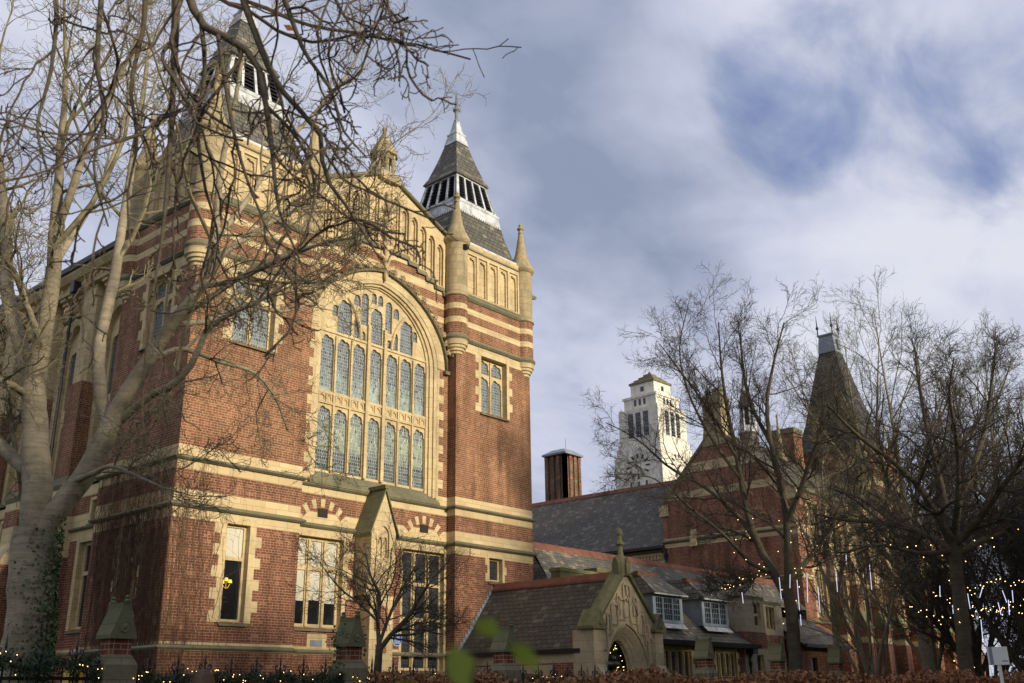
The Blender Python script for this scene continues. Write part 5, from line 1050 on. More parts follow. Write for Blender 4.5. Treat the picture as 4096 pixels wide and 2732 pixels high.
T_N=[
 [(-12.76,-20.67,7.76,0.041),(-12.68,-20.82,7.09,0.036),(-12.69,-20.93,6.47,0.03),(-12.75,-21.12,5.75,0.022),(-12.78,-21.23,5.1,0.018),(-12.82,-21.32,4.56,0.012),(-12.88,-21.39,4.12,0.009)],
 [(-12.76,-21.01,7.38,0.043),(-12.71,-21.15,6.77,0.035),(-12.63,-21.31,6.49,0.031),(-12.5,-21.5,6.36,0.029),(-12.4,-21.68,6.11,0.025),(-12.38,-21.81,5.71,0.021),(-12.37,-21.94,5.22,0.016),(-12.37,-22.06,4.75,0.012),(-12.29,-22.24,4.32,0.007)],
 [(-12.51,-21.38,7.42,0.036),(-12.47,-21.52,6.76,0.03),(-12.45,-21.65,6.46,0.026),(-12.31,-21.86,5.88,0.023),(-12.23,-22.04,5.63,0.021),(-12.12,-22.12,5.48,0.019),(-12.13,-22.24,5.06,0.016),(-12.05,-22.43,4.75,0.012),(-11.99,-22.61,4.44,0.007),(-11.94,-22.79,4.14,0.004)],
 [(-13.03,-20.22,7.67,0.03),(-13.06,-20.31,6.96,0.024),(-13.06,-20.42,6.35,0.018),(-13.01,-20.55,5.83,0.014),(-13.07,-20.64,5.31,0.01),(-12.97,-20.79,4.82,0.006)],
 [(-13.28,-19.69,7.72,0.025),(-13.21,-19.82,7.04,0.021),(-13.22,-19.92,6.42,0.016),(-13.28,-20.01,5.81,0.012),(-13.2,-20.15,5.4,0.009)],
 [(-12.49,-21.86,7.07,0.026),(-12.41,-22.04,6.45,0.02),(-12.34,-22.2,6.01,0.016),(-12.24,-22.41,5.63,0.013),(-12.22,-22.55,5.25,0.009),(-12.16,-22.73,5,0.006)],
 [(-12.69,-21.27,6.63,0.021),(-12.57,-21.22,6.19,0.017),(-12.53,-21.13,5.73,0.015),(-12.4,-21.09,5.3,0.012),(-12.22,-21.08,4.84,0.008),(-12.2,-20.98,4.55,0.005)],
 [(-12.61,-21.43,6.39,0.019),(-12.57,-21.57,5.83,0.015),(-12.53,-21.72,5.31,0.013),(-12.44,-21.89,4.82,0.009),(-12.36,-22.07,4.48,0.006),(-12.22,-22.29,4.36,0.004)],
 [(-12.5,-22.34,6.78,0.02),(-12.39,-22.54,6.34,0.014),(-12.35,-22.7,6.02,0.009),(-12.29,-22.88,5.75,0.006)],
 [(-12.35,-22.96,6.29,0.012),(-12.35,-23.09,5.98,0.007),(-12.3,-23.13,5.87,0.004)],
 [(-12.86,-20.51,7.61,0.026),(-12.83,-20.64,6.75,0.02),(-12.9,-20.71,6.09,0.016),(-12.86,-20.85,5.55,0.012),(-12.92,-20.93,5,0.008),(-12.86,-20.95,4.66,0.005)],
 [(-12.38,-21.81,5.71,0.015),(-12.21,-22.05,5.35,0.013),(-12.18,-22.2,4.95,0.009),(-12.28,-22.25,4.52,0.006),(-12.38,-22.18,4.25,0.004)],
]
T_S=[
 [(2.62,-6.56,1.3,0.114),(2.61,-6.55,2.27,0.104),(2.63,-6.57,2.83,0.093)],
 [(2.63,-6.57,2.71,0.07),(2.77,-6.97,3.15,0.064),(2.88,-7.34,3.47,0.058),(2.99,-7.72,4.01,0.041),(3.13,-8.14,4.56,0.023)],
 [(2.62,-6.56,2.71,0.064),(2.71,-6.38,3.52,0.053),(2.8,-6.32,4.1,0.048),(2.73,-5.98,4.71,0.03),(2.68,-5.82,5.32,0.018)],
 [(2.62,-6.55,2.83,0.047),(3.12,-6.48,3.76,0.042),(3.58,-6.49,4.49,0.031),(3.97,-6.59,5.12,0.019)],
 [(2.67,-6.47,3.39,0.035),(2.11,-6.38,3.83,0.029),(1.46,-6.22,4.25,0.023),(0.9,-6.15,4.78,0.011)],
 [(2.77,-6.97,3.04,0.035),(3.67,-7.13,3.17,0.03),(4.37,-7.26,3.77,0.018)],
]
# ------------------------------------------------------------------ trees
TW = [dict(k=7, lf=.15, ang=50, n=6, wig=.24, upb=.06, rf=.4, lo=.2, rend=.3, lmin=.9, minr=.006), dict(k=6, lf=.5, ang=46, n=5, wig=.32, upb=.05, rf=.6, lmin=.3, minr=.0045), dict(k=3, lf=.5, ang=46, n=4, wig=.35, upb=.04, rf=.7, lmin=.18, minr=.0036)]
big = tree('bare_tree', 'huge pale barked bare tree with ivy at its foot, in front of the left tower', 'tree', T_big,
    [dict(k=5, lf=.50, ang=36, n=9, wig=.12, upb=.11, rf=.5, lo=.25, rend=.3, lmin=1.4), dict(k=6, lf=.46, ang=44, n=7, wig=.2, upb=.08, rf=.5, lo=.18, rend=.3, lmin=.6, minr=.006), dict(k=6, lf=.46, ang=46, n=6, wig=.28, upb=.06, rf=.6, lo=.18, lmin=.35, minr=.0045), dict(k=3, lf=.48, ang=48, n=5, wig=.34, upb=.05, rf=.7, lmin=.2, minr=.0036)], trunk_n=3, seg=16, sides=(14, 6, 4, 3, 3), again=(TW,))
P = []
n = 7000; a = rng.normal(-.7, .75, n); z = 4.4*rng.beta(1, 1.7, n)
bp = np.array([resample(T_big[0], 40)])[0]; idx = np.clip((np.interp(z, bp[:, 2], np.arange(40))).astype(int), 0, 39); r = bp[idx, 3]+rng.uniform(.0, .06, n)
pos = np.stack([bp[idx, 0]+r*np.cos(a), bp[idx, 1]+r*np.sin(a), z], 1); V, F = leaves(pos, .026, asp=.8)
iv = thing('ivy', 'green ivy climbing the foot of the huge pale trunk', 'ivy', (-8.5, -11.2, 0)); mkmesh('ivy_leaves', V, F.tolist(), None, ['ivy'], iv, uv=False)
st = [[(bp[i, 0]+(bp[i, 3]+.01)*math.cos(an+.3*math.sin(i*.5)), bp[i, 1]+(bp[i, 3]+.01)*math.sin(an+.3*math.sin(i*.5)), bp[i, 2]) for i in range(2, 26, 2)] for an in (-1.2, -.9, -.5, -.2)]
V, F = tubes(np.array(st), np.full((4, len(st[0])), .012), 4); mkmesh('ivy_stems', V, F.tolist(), None, ['vine'], iv, uv=False)
# overhanging branches of the tree the photographer stands under
tn = [[(-21.5, -23.8, 0, .28), (-21.4, -23.7, 3, .24), (-21.0, -23.6, 6, .2), (-19.5, -23.2, 8, .15), (-17, -22.4, 8.6, .09), (-15, -22, 8.4, .05)]]+T_N
near = tree('overhanging_tree', 'dark drooping bare branches hanging into the top left corner close by', 'tree', tn,
    [dict(k=5, lf=.42, ang=40, n=12, wig=.20, upb=-.11, rf=.6, lo=.05, rend=.45, lmin=.8, minr=.0085), dict(k=5, lf=.38, ang=46, n=8, wig=.28, upb=-.07, rf=.65, lo=.1, rend=.5, lmin=.25, minr=.006), dict(k=3, lf=.42, ang=50, n=5, wig=.34, upb=-.02, rf=.75, rend=.6, lmin=.08, minr=.0045)], 'bark_dark', 'twig_near', trunk_n=1, seg=16, sides=(8, 5, 4, 4))
pos = np.array([[-12.35, -21.65, 5.05], [-12.02, -21.85, 4.6], [-11.6, -21.9, 4.55], [-12.3, -21.9, 6.3], [-12.9, -21.5, 6.9]])+rng.normal(size=(5, 3))*.05
V, F = leaves(pos, .055, asp=.55); mkmesh('dead_leaf', V, F.tolist(), None, ['terracotta'], near, uv=False)
ta = tree('bare_tree', 'wide bare tree with fairy lights wound round its low fork, before the striped gable', 'tree', T_A,
    [dict(k=13, lf=.30, ang=42, n=7, wig=.15, upb=.05, rf=.45, lo=.15, rend=.3, lmin=.9, minr=.008), dict(k=9, lf=.46, ang=40, n=6, wig=.18, upb=.05, rf=.55, lo=.15, lmin=.5, minr=.006), dict(k=6, lf=.46, ang=40, n=5, wig=.22, upb=.04, rf=.65, lo=.15, lmin=.3, minr=.0048), dict(k=2, lf=.55, ang=38, n=4, wig=.22, upb=.04, rf=.8, lmin=.2, minr=.0042)], 'bark_dark', 'twig_dark', trunk_n=1, seg=14, sides=(9, 5, 4, 3))
tb = tree('bare_tree', 'dark spreading bare tree with a straight trunk near the white sign box', 'tree', T_B,
    [dict(k=14, lf=.36, ang=44, n=7, wig=.14, upb=.02, rf=.45, lo=.12, rend=.3, lmin=1.0), dict(k=10, lf=.46, ang=42, n=6, wig=.18, upb=.02, rf=.55, lo=.15, lmin=.5, minr=.006), dict(k=7, lf=.45, ang=40, n=5, wig=.2, upb=.04, rf=.65, lmin=.3, minr=.0045)], 'bark_dark', 'twig_dark', trunk_n=1, seg=14, sides=(9, 5, 4, 3))
sh = tree('small_tree', 'small dark leafless tree with crooked stems against the lower wall beside the blue plaque', 'tree', T_S,
    [dict(k=14, lf=.62, ang=42, n=7, wig=.16, upb=.05, rf=.5, lo=.15, rend=.3, lmin=.6, minr=.006), dict(k=9, lf=.55, ang=42, n=6, wig=.22, upb=.05, rf=.6, lmin=.3, minr=.0045), dict(k=6, lf=.5, ang=42, n=4, wig=.25, upb=.05, rf=.7, lmin=.18, minr=.0034)], 'bark_dark', 'twig_dark', trunk_n=1, seg=12, sides=(8, 5, 4, 3))
def gtree(label, x, y, h, sp, fork=.28, nl=7, r=.22, name='bare_tree', seed=0, tm='bark', cm='bark_twig', lean=0., group='bare trees in front of the far wing', lv=(9, 8, 5), mr=.006):
    rs = np.random.default_rng(seed); zf = h*fork; L = [[(x, y, -.1, r*1.2), (x+.05, y, zf*.5, r), (x+lean*.5, y+rs.normal()*.15, zf, r*.85)]]
    for i in range(nl):
        a = 2*math.pi*(i+rs.uniform(-.3, .3))/nl; s = sp*rs.uniform(.55, 1.0); z0 = zf*rs.uniform(.8, 1.25) if i else zf
        if i == 0: s *= .2
        hh = h*rs.uniform(.82, 1.0)*(1-.18*s/sp); x0, y0 = x+lean*.5, y
        L.append([(x0, y0, z0-.3, r*.62), (x0+s*.25*math.cos(a), y0+s*.25*math.sin(a), z0+(hh-z0)*.22, r*.5), (x0+s*.55*math.cos(a)+rs.normal()*.2, y0+s*.55*math.sin(a)+rs.normal()*.2, z0+(hh-z0)*.5, r*.34), (x0+s*.8*math.cos(a+.2)+rs.normal()*.2, y0+s*.8*math.sin(a+.2), z0+(hh-z0)*.76, r*.18), (x0+s*math.cos(a+.3), y0+s*math.sin(a+.3), hh, r*.06)])
    return tree(name, label, 'tree', L, [dict(k=lv[0], lf=.34, ang=36, n=6, wig=.13, upb=.08, rf=.5, lo=.2, rend=.3, lmin=.8, minr=mr), dict(k=lv[1], lf=.44, ang=36, n=5, wig=.16, upb=.07, rf=.55, lo=.2, lmin=.4, minr=mr), dict(k=lv[2], lf=.46, ang=37, n=4, wig=.2, upb=.06, rf=.65, lmin=.25, minr=mr*.85), dict(k=2, lf=.6, ang=36, n=3, wig=.2, upb=.05, rf=.8, lmin=.22, minr=mr*.75)], tm, cm, group, 1, 12, (8, 4, 3, 3))
gtree('tallest olive twigged bare tree standing right of the steep pavilion roof', 31.3, -10.9, 20.6, 6.6, .30, 12, .26, seed=1, lv=(12, 9, 5), cm='twig_olive')
gtree('rounded bare tree at the right edge, shorter than the tallest one beside it', 32.5, -16.2, 17.0, 5.6, .28, 11, .24, seed=2, lv=(12, 9, 5), cm='twig_olive')
gtree('many stemmed low bare tree between the drainpipes of the far wing', 23.2, -11.6, 9.6, 2.6, .12, 7, .13, seed=3, mr=.005, name='multi_stem_tree', lv=(8, 7, 4))
gtree('slender twin stemmed bare tree just right of the fairy lit tree', 25.3, -9.4, 13.6, 2.6, .42, 4, .15, seed=4, mr=.005, lv=(8, 7, 4))
gtree('dark tangled bare tree leaning in from the right edge behind the sign box', 23.2, -17.4, 11.5, 4.2, .16, 9, .16, seed=5, tm='bark_dark', cm='twig_dark', mr=.006, lv=(10, 8, 5))
gtree('thin bare tree behind the trunk of the straight stemmed dark tree', 27.5, -14.2, 11.5, 3.6, .2, 6, .15, seed=6, tm='bark_dark', cm='twig_dark', lv=(9, 8, 5))
gtree('leafless thicket tree at the far right beyond the white sign box', 31.5, -19.6, 11.5, 4.8, .12, 9, .16, seed=8, tm='bark_dark', cm='twig_dark', lv=(10, 8, 5), mr=.008)
gtree('hindmost bare tree closing the view at the right edge', 41.5, -19.5, 13.0, 6.5, .12, 9, .2, seed=9, tm='bark_dark', cm='twig_dark', lv=(10, 9, 5), mr=.011)
gtree('pale stemmed bare tree in front of the far end of the striped wing', 36.5, -9.5, 12.5, 4.5, .2, 7, .18, seed=10, lv=(9, 8, 5), mr=.008)
for i, (x, y, h, sp, lab) in enumerate(((19.5, -19.4, 8.5, 3.4, 'nearest of the dark thicket trees at the right edge, behind the white sign box'), (26.0, -21.2, 10.5, 4.5, 'dark thicket tree reaching out of the right edge of the view'), (24.5, -15.4, 8.0, 3.0, 'low dark thicket tree right of the straight trunk, hung with light tubes'), (36.0, -16.5, 11.0, 5.0, 'dark thicket tree filling the gap beyond the straight trunk'), (52, -13.5, 13, 6.0, 'dark thicket tree hiding the end of the striped wing'))):
    gtree(lab, x, y, h, sp, .1, 10, .13, seed=20+i, tm='bark_dark', cm='twig_dark', lv=(11, 9, 5), mr=.006 if x < 30 else .01, group='dark thicket trees at the right edge')
# ------------------------------------------------------------------ lights in the trees
def limb_lights(label, limbs, parts, nb, loc):
    t = thing('fairy_lights', label, 'fairy lights', loc, 'strings of fairy lights in the trees'); pts = []; cab = []
    for li, f0, f1 in parts:
        q = resample(limbs[li], 60); i0, i1 = int(f0*59), int(f1*59); c = []
        for k in range(i0, i1+1):
            a = k*1.05; c.append((q[k, 0]+(q[k, 3]+.02)*math.cos(a), q[k, 1]+(q[k, 3]+.02)*math.sin(a), q[k, 2]+.5*(q[k, 3]+.02)*math.sin(a*1.3)))
        cab.append(c)
        for k in np.linspace(0, len(c)-1, max(3, int(nb*(i1-i0)/sum(int(p[2]*59)-int(p[1]*59) for p in parts)))): pts.append(tuple(np.array(c[int(k)])+rng.normal(size=3)*.07))
    mb = MB()
    for c in cab: mb.tube(c, [.006]*len(c), 3)
    mb.build('cable', ['iron'], t, uv=False); bulbs(t, pts[:100], .012)
limb_lights('warm fairy lights wound round the fork of the wide tree before the gable', T_A, [(0, .72, 1), (1, 0, .32), (9, 0, .6), (10, 0, 1), (2, 0, .25), (6, .0, .3), (5, 0, .2)], 100, (18.3, -11, 4))
limb_lights('warm fairy lights strung along low branches beside the straight dark trunk', T_B, [(0, .3, .9), (4, .0, .15), (8, .2, .7), (6, .2, .9)], 40, (15.5, -17.5, 4))
lt = thing('fairy_lights', 'warm fairy lights trailing over the dark thicket at the far right', 'fairy lights', (16, -19, 4), 'strings of fairy lights in the trees')
cabs = [[(15.2, -17.0, 4.2), (15.5, -17.9, 3.75), (15.75, -18.7, 3.7), (16.0, -19.4, 3.95)], [(15.5, -17.8, 4.1), (15.75, -18.7, 4.45), (15.95, -19.3, 4.4), (16.1, -19.7, 4.8)], [(15.0, -16.4, 3.9), (15.3, -17.2, 3.4), (15.55, -18.0, 3.55), (15.9, -19.1, 3.6)]]
mb = MB(); pts = []
for c in cabs:
    q = resample([p+(.01,) for p in c], 30); mb.tube(q[:, :3].tolist(), [.005]*30, 3); pts += [tuple(q[i, :3]+rng.normal(size=3)*.07) for i in range(0, 30)]
mb.build('cable', ['iron'], lt, uv=False); bulbs(lt, pts, .011)
TB = [(16.65, -12.43, 5.29, 16.62, -12.36, 4.33), (16.78, -12.71, 4.84, 16.77, -12.69, 3.98), (17.04, -13.3, 5.38, 17.02, -13.27, 4.64), (17.19, -13.66, 5.94, 17.18, -13.63, 5.54), (17.45, -14.31, 5.5, 17.44, -14.28, 4.66), (15.29, -17.19, 4.42, 15.28, -17.15, 4.1), (15.51, -17.88, 4.16, 15.51, -17.88, 3.72), (15.63, -18.3, 4.34, 15.6, -18.17, 4.03), (15.38, -17.44, 3.85, 15.37, -17.43, 3.61), (15.72, -18.62, 3.87, 15.73, -18.64, 3.52), (15.8, -18.89, 3.93, 15.79, -18.85, 3.51), (15.58, -18.11, 3.41, 15.57, -18.07, 2.8), (15.77, -18.78, 4.2, 15.78, -18.84, 3.86), (15.83, -19.03, 4.19, 15.83, -19.0, 3.85), (16.11, -10.21, 4.78, 16.12, -10.22, 4.41), (16.87, -11.71, 5.33, 16.85, -11.66, 4.87), (16.71, -11.37, 5.25, 16.71, -11.37, 4.51), (16.96, -11.9, 5.13, 16.95, -11.88, 4.12), (16.96, -11.89, 3.98, 16.95, -11.88, 3.62)]
for (a, b, c, d, e, f) in TB:
    left = b > -15
    t = thing('icicle_light', 'thin white icicle light tube hanging '+('in or beside the wide tree before the gable' if left else 'among dark branches at the right edge'), 'light tube', (a, b, c), 'icicle tubes in the '+('wide tree' if left else 'right thicket'))
    m = MB(); m.tube([(a, b, c), (d, e, f)], [.010, .010], 6); m.build('tube', ['tube'], t, uv=False); m = MB(); m.tube([(a, b, c+.9), (a, b, c)], [.004, .004], 3); m.build('wire', ['iron'], t, uv=False)
# ------------------------------------------------------------------ piers, railings, garlands
FY = -12.2
pier0 = thing('gate_pier', 'leftmost gabled stone pier, the tallest looking, below the shaded corner of the hall', 'pier', (0, 0, 0), 'gabled stone and brick piers of the railing')
def pparts(p):
    w = .19; b = MB(); b.box(-w-.06, w+.06, -w-.06, w+.06, 0, 1.72, 0); b.build('brick_base', ['brick'], p)
    b = MB(); b.sq(0, 0, [(w+.07, 1.72), (w+.07, 2.02), (w, 2.16)], 0); b.build('stone_block', ['stone_dark'], p)
    b = MB(); b.box(-w+.02, w-.02, -w+.02, w-.02, 2.16, 2.42, 0); b.build('brick_course', ['brick'], p)
    b = MB(); pr = [(-w-.03, 2.40), (w+.03, 2.40), (w+.03, 2.46), (.07, 2.86), (.07, 2.94), (-.07, 2.94), (-.07, 2.86), (-w-.03, 2.46)]
    b.loft([[(x, y, z) for x, z in pr] for y in (-w-.03, w+.03)], 0, True, True)
    c = b.build('gabled_cap', ['stone_moss'], p)
    for s in (-1, 1):
        b = MB(); b.loft([[(r*math.cos(a), s*(w+.03+d), 2.58+r*math.sin(a)) for a in np.linspace(0, 2*math.pi, 9)[:-1]] for r, d in ((.085, 0), (.085, .02), (.055, .015), (.02, .03))], 0, False, True); b.build('rosette', ['stone_moss'], c)
    b = MB()
    for y in (-w-.02, w+.02): b.lathe(0, y, [(.03, 2.92), (.06, 2.97), (.03, 3.0), (.05, 3.03), (.01, 3.06)], 6)
    b.build('finial', ['stone_moss'], c)
pparts(pier0)
PL = [(-7.9, 'leftmost gabled stone pier, clear of ivy, below the shaded corner of the hall'), (-3.2, 'gabled stone pier with trailing ivy below the three light white blind window'), (1.25, 'gabled stone pier in front of the left slope of the porch roof'), (9.85, 'gabled stone pier seen side on under the first dormer, right of the porch doorway'), (14.3, 'gabled stone pier seen side on under the pale stone bay'), (18.7, 'farthest gabled stone pier near the lean-to gutter, low over the hedge')]
piers = []
for i, (x, lab) in enumerate(PL):
    p = pier0 if i == 0 else copy_tree(pier0); p.location = (x, FY, 0); p['label'] = lab; piers.append(p)
iv2 = thing('ivy', 'thin ivy trailing over the pier below the white blind window', 'ivy', (-3.4, FY, 0)); n = 260; V, F = leaves(np.stack([rng.choice([-3.46, -2.98], n, p=[.7, .3])+rng.normal(size=n)*.04, FY+rng.uniform(-.25, .25, n), rng.uniform(1.6, 2.8, n)], 1), .03, asp=.8); mkmesh('ivy_leaves', V, F.tolist(), None, ['ivy'], iv2, uv=False)
def railing(x0, x1, z, label):
    t = thing('iron_railing', label, 'railing', (x0, FY, 0), 'black iron railing panels between the piers')
    for zr in (z-.42, z-1.7): m = MB(); m.box(x0, x1, FY-.02, FY+.02, zr-.025, zr+.025); m.build('rail', ['iron'], t, uv=False)
    m = MB(); n = int((x1-x0)/.125)
    for i in range(n): x = x0+(i+.5)*(x1-x0)/n; m.lathe(x, FY, [(.010, .1), (.010, z-.20), (.018, z-.19), (.002, z-.10)], 5)
    m.build('bars', ['iron'], t, uv=False)
    ns = max(2, round((x1-x0)/.52))
    for i in range(ns):
        x = x0+(i+.5)*(x1-x0)/ns; m = MB(); m.lathe(x, FY-.01, [(.016, .1), (.016, z-.12), (.03, z-.10), (.03, z-.07), (.012, z-.03), (.022, z+.0), (.002, z+.20)], 6)
        for s in (-1, 1): m.tube([(x, FY-.01, z-.20), (x+s*.06, FY-.01, z-.13), (x+s*.11, FY-.01, z-.06), (x+s*.10, FY-.01, z-.005), (x+s*.06, FY-.01, z-.01), (x+s*.07, FY-.01, z-.05)], [.012]*6, 5)
        m.build('spear_post', ['iron'], t, uv=False)
railing(-13.5, -8.25, 2.24, 'black iron railing left of the leftmost pier, in front of the huge trunk')
railing(-7.55, -3.5, 2.06, 'black iron railing with spear posts between the two left piers')
railing(-2.9, .95, 2.06, 'black iron railing before the small bare tree and tall leaded window')
railing(1.6, 5.4, 2.04, 'black iron railing right of the pier before the porch roof')
def garland(x0, x1, z, sag, label, nb):
    t = thing('fir_garland', label, 'garland', ((x0+x1)/2, FY-.1, z-.4), 'fir garlands with lights on the railings'); n = int(1500*(x1-x0)/4)*2
    u = rng.uniform(0, 1, n); x = x0+(x1-x0)*u; zc = z-.20-sag*np.abs(np.sin(u*math.pi*max(1, round((x1-x0)/1.6))))+.03*np.sin(x*9); r = rng.beta(2, 2.2, n)*.17; a = rng.uniform(0, 2*math.pi, n)
    V, F = leaves(np.stack([x, FY-.10+r*np.cos(a), zc+r*np.sin(a)], 1), .06, asp=.16); mkmesh('fir_sprigs', V, F.tolist(), None, ['fir'], t, uv=False)
    i = rng.choice(n, nb, replace=False); a2 = rng.uniform(math.pi*.9, math.pi*1.75, nb); bulbs(t, np.stack([x[i], FY-.10+.16*np.cos(a2)*.6-.08, zc[i]+.14*np.sin(a2)*np.sign(rng.normal(size=nb))], 1).tolist(), .006)
garland(-13.5, -8.2, 2.24, .05, 'fir garland with few lights left of the leftmost pier', 24)
garland(-8.3, -3.4, 2.02, .03, 'fir garland with lights draped from the leftmost pier along the railing', 60)
garland(-3.5, 1.0, 2.02, .03, 'fir garland with lights below the small bare tree and leaded window', 70)
garland(1.55, 4.2, 2.0, .05, 'short fir garland with lights right of the third pier', 30)
# yellow ticket cabinet behind the railing
cbn = thing('yellow_cabinet', 'small yellow metal cabinet with round signs and a keypad behind the railing', 'cabinet', (-7.6, -10.4, 0)); m = MB(); m.box(-7.74, -7.50, -10.5, -10.3, 1.2, 2.0); bdy = m.build('body', ['yellow'], cbn)
m = MB(); m.box(-7.72, -7.70, -10.35, -10.33, 0, 1.2); m.box(-7.54, -7.52, -10.35, -10.33, 0, 1.2)
m = MB(); m.box(-7.66, -7.56, -10.36, -10.3, 0, 1.2); m.build('post', ['iron'], cbn)
m = MB(); m.box(-7.63, -7.57, -10.52, -10.5, 1.80, 1.93); m.build('keypad', ['black'], cbn); m = MB(); m.box(-7.68, -7.64, -10.51, -10.5, 1.70, 1.80); m.build('sticker', ['white'], cbn)
for k in range(4):
    m = MB(); m.loft([[(-7.70+.022*math.cos(a), -10.5-d, 1.70+k*.065+.022*math.sin(a)) for a in np.linspace(0, 6.283, 11)[:-1]] for d in (0, .006)], 0, False, True); m.build('round_sign', ['white' if k % 2 else 'black'], cbn)
# ------------------------------------------------------------------ hedge
hg = thing('clipped_hedge', 'brown clipped beech hedge along the bottom right, in front of the railing', 'hedge', (-2, -21, 0))
n = 30000; u = rng.uniform(0, 1, n)**.9; A, B = np.array([-8.6, -19.0]), np.array([8, -24.6]); q = A+(B-A)*u[:, None]; nr = np.array([-(B-A)[1], (B-A)[0]])/np.linalg.norm(B-A)
topz = 1.70+.05*np.sin(u*40)+.04*np.sin(u*97+1); z = topz-np.abs(rng.normal(size=n))*.22; w = rng.uniform(-.5, .5, n)
V, F = leaves(np.stack([q[:, 0]+nr[0]*w, q[:, 1]+nr[1]*w, z], 1), .034, asp=.5); mkmesh('leaves', V, F.tolist(), None, ['hedge'], hg, uv=False)
n = 2600; u = rng.uniform(0, 1, n); q = A+(B-A)*u[:, None]; w = rng.uniform(-.5, .5, n); s0 = np.stack([q[:, 0]+nr[0]*w, q[:, 1]+nr[1]*w, np.full(n, .8)], 1); d = rng.normal(size=(n, 3))*.10; d[:, 2] = rng.uniform(.6, 1.0, n)
P = np.stack([s0, s0+d*.5+rng.normal(size=(n, 3))*.03, s0+d+rng.normal(size=(n, 3))*.03], 1); V, F = tubes(P, np.repeat(np.array([[.008, .005, .003]]), n, 0), 3); mkmesh('twigs', V, F.tolist(), None, ['hedge_twig'], hg, uv=False)
m = MB(); c = [A+nr*.4, B+nr*.4, B-nr*.4, A-nr*.4]; m.loft([[(p[0], p[1], z) for p in c] for z in (0, 1.35)], 0, True, True); m.build('dense_core', ['hedge_twig'], hg, uv=False)
# white sign box
sb = thing('sign_box', 'blank white sign box with grey stripe and small dark print over the hedge', 'sign', (-2.6, -23.55, 0)); c = Vector((-2.62, -23.57, 1.88)); ax = Vector((.25, -.97, 0)).normalized(); nn = Vector((-ax.y, ax.x, 0)); nn = nn if nn.dot(Vector((1, .3, 0))) > 0 else -nn
FSb = Fr((c.x, c.y, 0), ax, nn); m = MB(); m.fbox(FSb, -.115, .115, 1.775, 1.985, 0, .06); bx_ = m.build('box', ['white'], sb); m = MB(); m.fbox(FSb, -.095, -.055, 1.777, 1.983, -.002, .001); m.build('stripe', ['lead_grey'], bx_)
m = MB()
for k in range(6): m.fbox(FSb, .04+k*.011, .047+k*.011, 1.812, 1.826, -.002, .001)
m.build('lettering', ['black'], bx_); m = MB(); m.fbox(FSb, -.02, .02, 0, 1.775, .01, .05); m.build('post', ['white'], sb)
# ------------------------------------------------------------------ person whose hair just shows at the bottom edge
pe = thing('person', 'person with light brown hair in dark coat, only the crown of the head in view', 'person', (-10.88, -19.32, 0))
def skin_body():
    J = {'pel': (0, 0, .92, .13), 'wai': (0, 0, 1.08, .125), 'che': (0, .0, 1.28, .15), 'sho': (0, 0, 1.40, .11), 'nec': (0, 0, 1.47, .055), 'hea': (0, .01, 1.56, .07), 'cro': (0, .01, 1.62, .06)}
    E = [('pel', 'wai'), ('wai', 'che'), ('che', 'sho'), ('sho', 'nec'), ('nec', 'hea'), ('hea', 'cro')]
    for s, k in ((-1, 'l'), (1, 'r')):
        J.update({'hip'+k: (s*.09, 0, .86, .10), 'kne'+k: (s*.10, .02, .48, .062), 'ank'+k: (s*.10, -.02, .09, .042), 'toe'+k: (s*.11, .13, .04, .035), 'shd'+k: (s*.17, 0, 1.38, .06), 'elb'+k: (s*.23, -.02, 1.10, .045), 'wri'+k: (s*.22, .08, .86, .030), 'pal'+k: (s*.22, .11, .79, .032)})
        E += [('pel', 'hip'+k), ('hip'+k, 'kne'+k), ('kne'+k, 'ank'+k), ('ank'+k, 'toe'+k), ('sho', 'shd'+k), ('shd'+k, 'elb'+k), ('elb'+k, 'wri'+k), ('wri'+k, 'pal'+k)]
        for f in range(4):
            J['f%d%s' % (f, k)] = (s*.22+(f-1.5)*.004, .09+.018*f, .73-.004*abs(f-1.5), .009); J['g%d%s' % (f, k)] = (s*.21+(f-1.5)*.003, .10+.018*f, .69-.005*abs(f-1.5), .008); E += [('pal'+k, 'f%d%s' % (f, k)), ('f%d%s' % (f, k), 'g%d%s' % (f, k))]
        J['t'+k] = (s*.20, .15, .77, .010); E.append(('wri'+k, 't'+k))
    ks = list(J); me = bpy.data.meshes.new('body'); me.from_pydata([(-10.88+J[k][0], -19.32+J[k][1], J[k][2]*1.02) for k in ks], [(ks.index(a), ks.index(b)) for a, b in E], [])
    o = bpy.data.objects.new('body', me); COL.objects.link(o); m = o.modifiers.new('skin', 'SKIN'); lay = me.skin_vertices.new(name='') if not me.skin_vertices else me.skin_vertices[0]
    for i, k in enumerate(ks): lay.data[i].radius = (J[k][3], J[k][3]); lay.data[i].use_root = (k == 'pel')
    o.modifiers.new('sub', 'SUBSURF').render_levels = 1; me.materials.append(M['coat']); attach(o, pe)
skin_body()
hb = MB(); cx, cy = -10.88, -19.31
hb.lathe(cx, cy, [(.085, 1.38), (.10, 1.45), (.10, 1.55), (.095, 1.63), (.08, 1.69), (.05, 1.725), (.01, 1.74)], 20); hb.build('hair', ['hair'], pe); V, F = tubes(np.array([[(cx+.10*math.cos(a)*f, cy+.10*math.sin(a)*f, z) for f, z in ((.1, 1.752), (.5, 1.738), (.82, 1.70), (.99, 1.63), (1.03, 1.54), (1.0, 1.44), (.9, 1.36))] for a in np.linspace(0, 6.25, 90)]), np.full((90, 7), .006), 4); mkmesh('hair_strands', V, F.tolist(), None, ['hair'], pe, uv=False)
fbm = MB(); fbm.lathe(cx, cy+.05, [(.03, 1.46), (.075, 1.50), (.085, 1.57), (.08, 1.64), (.03, 1.68)], 14); fbm.build('face', ['skin'], pe)
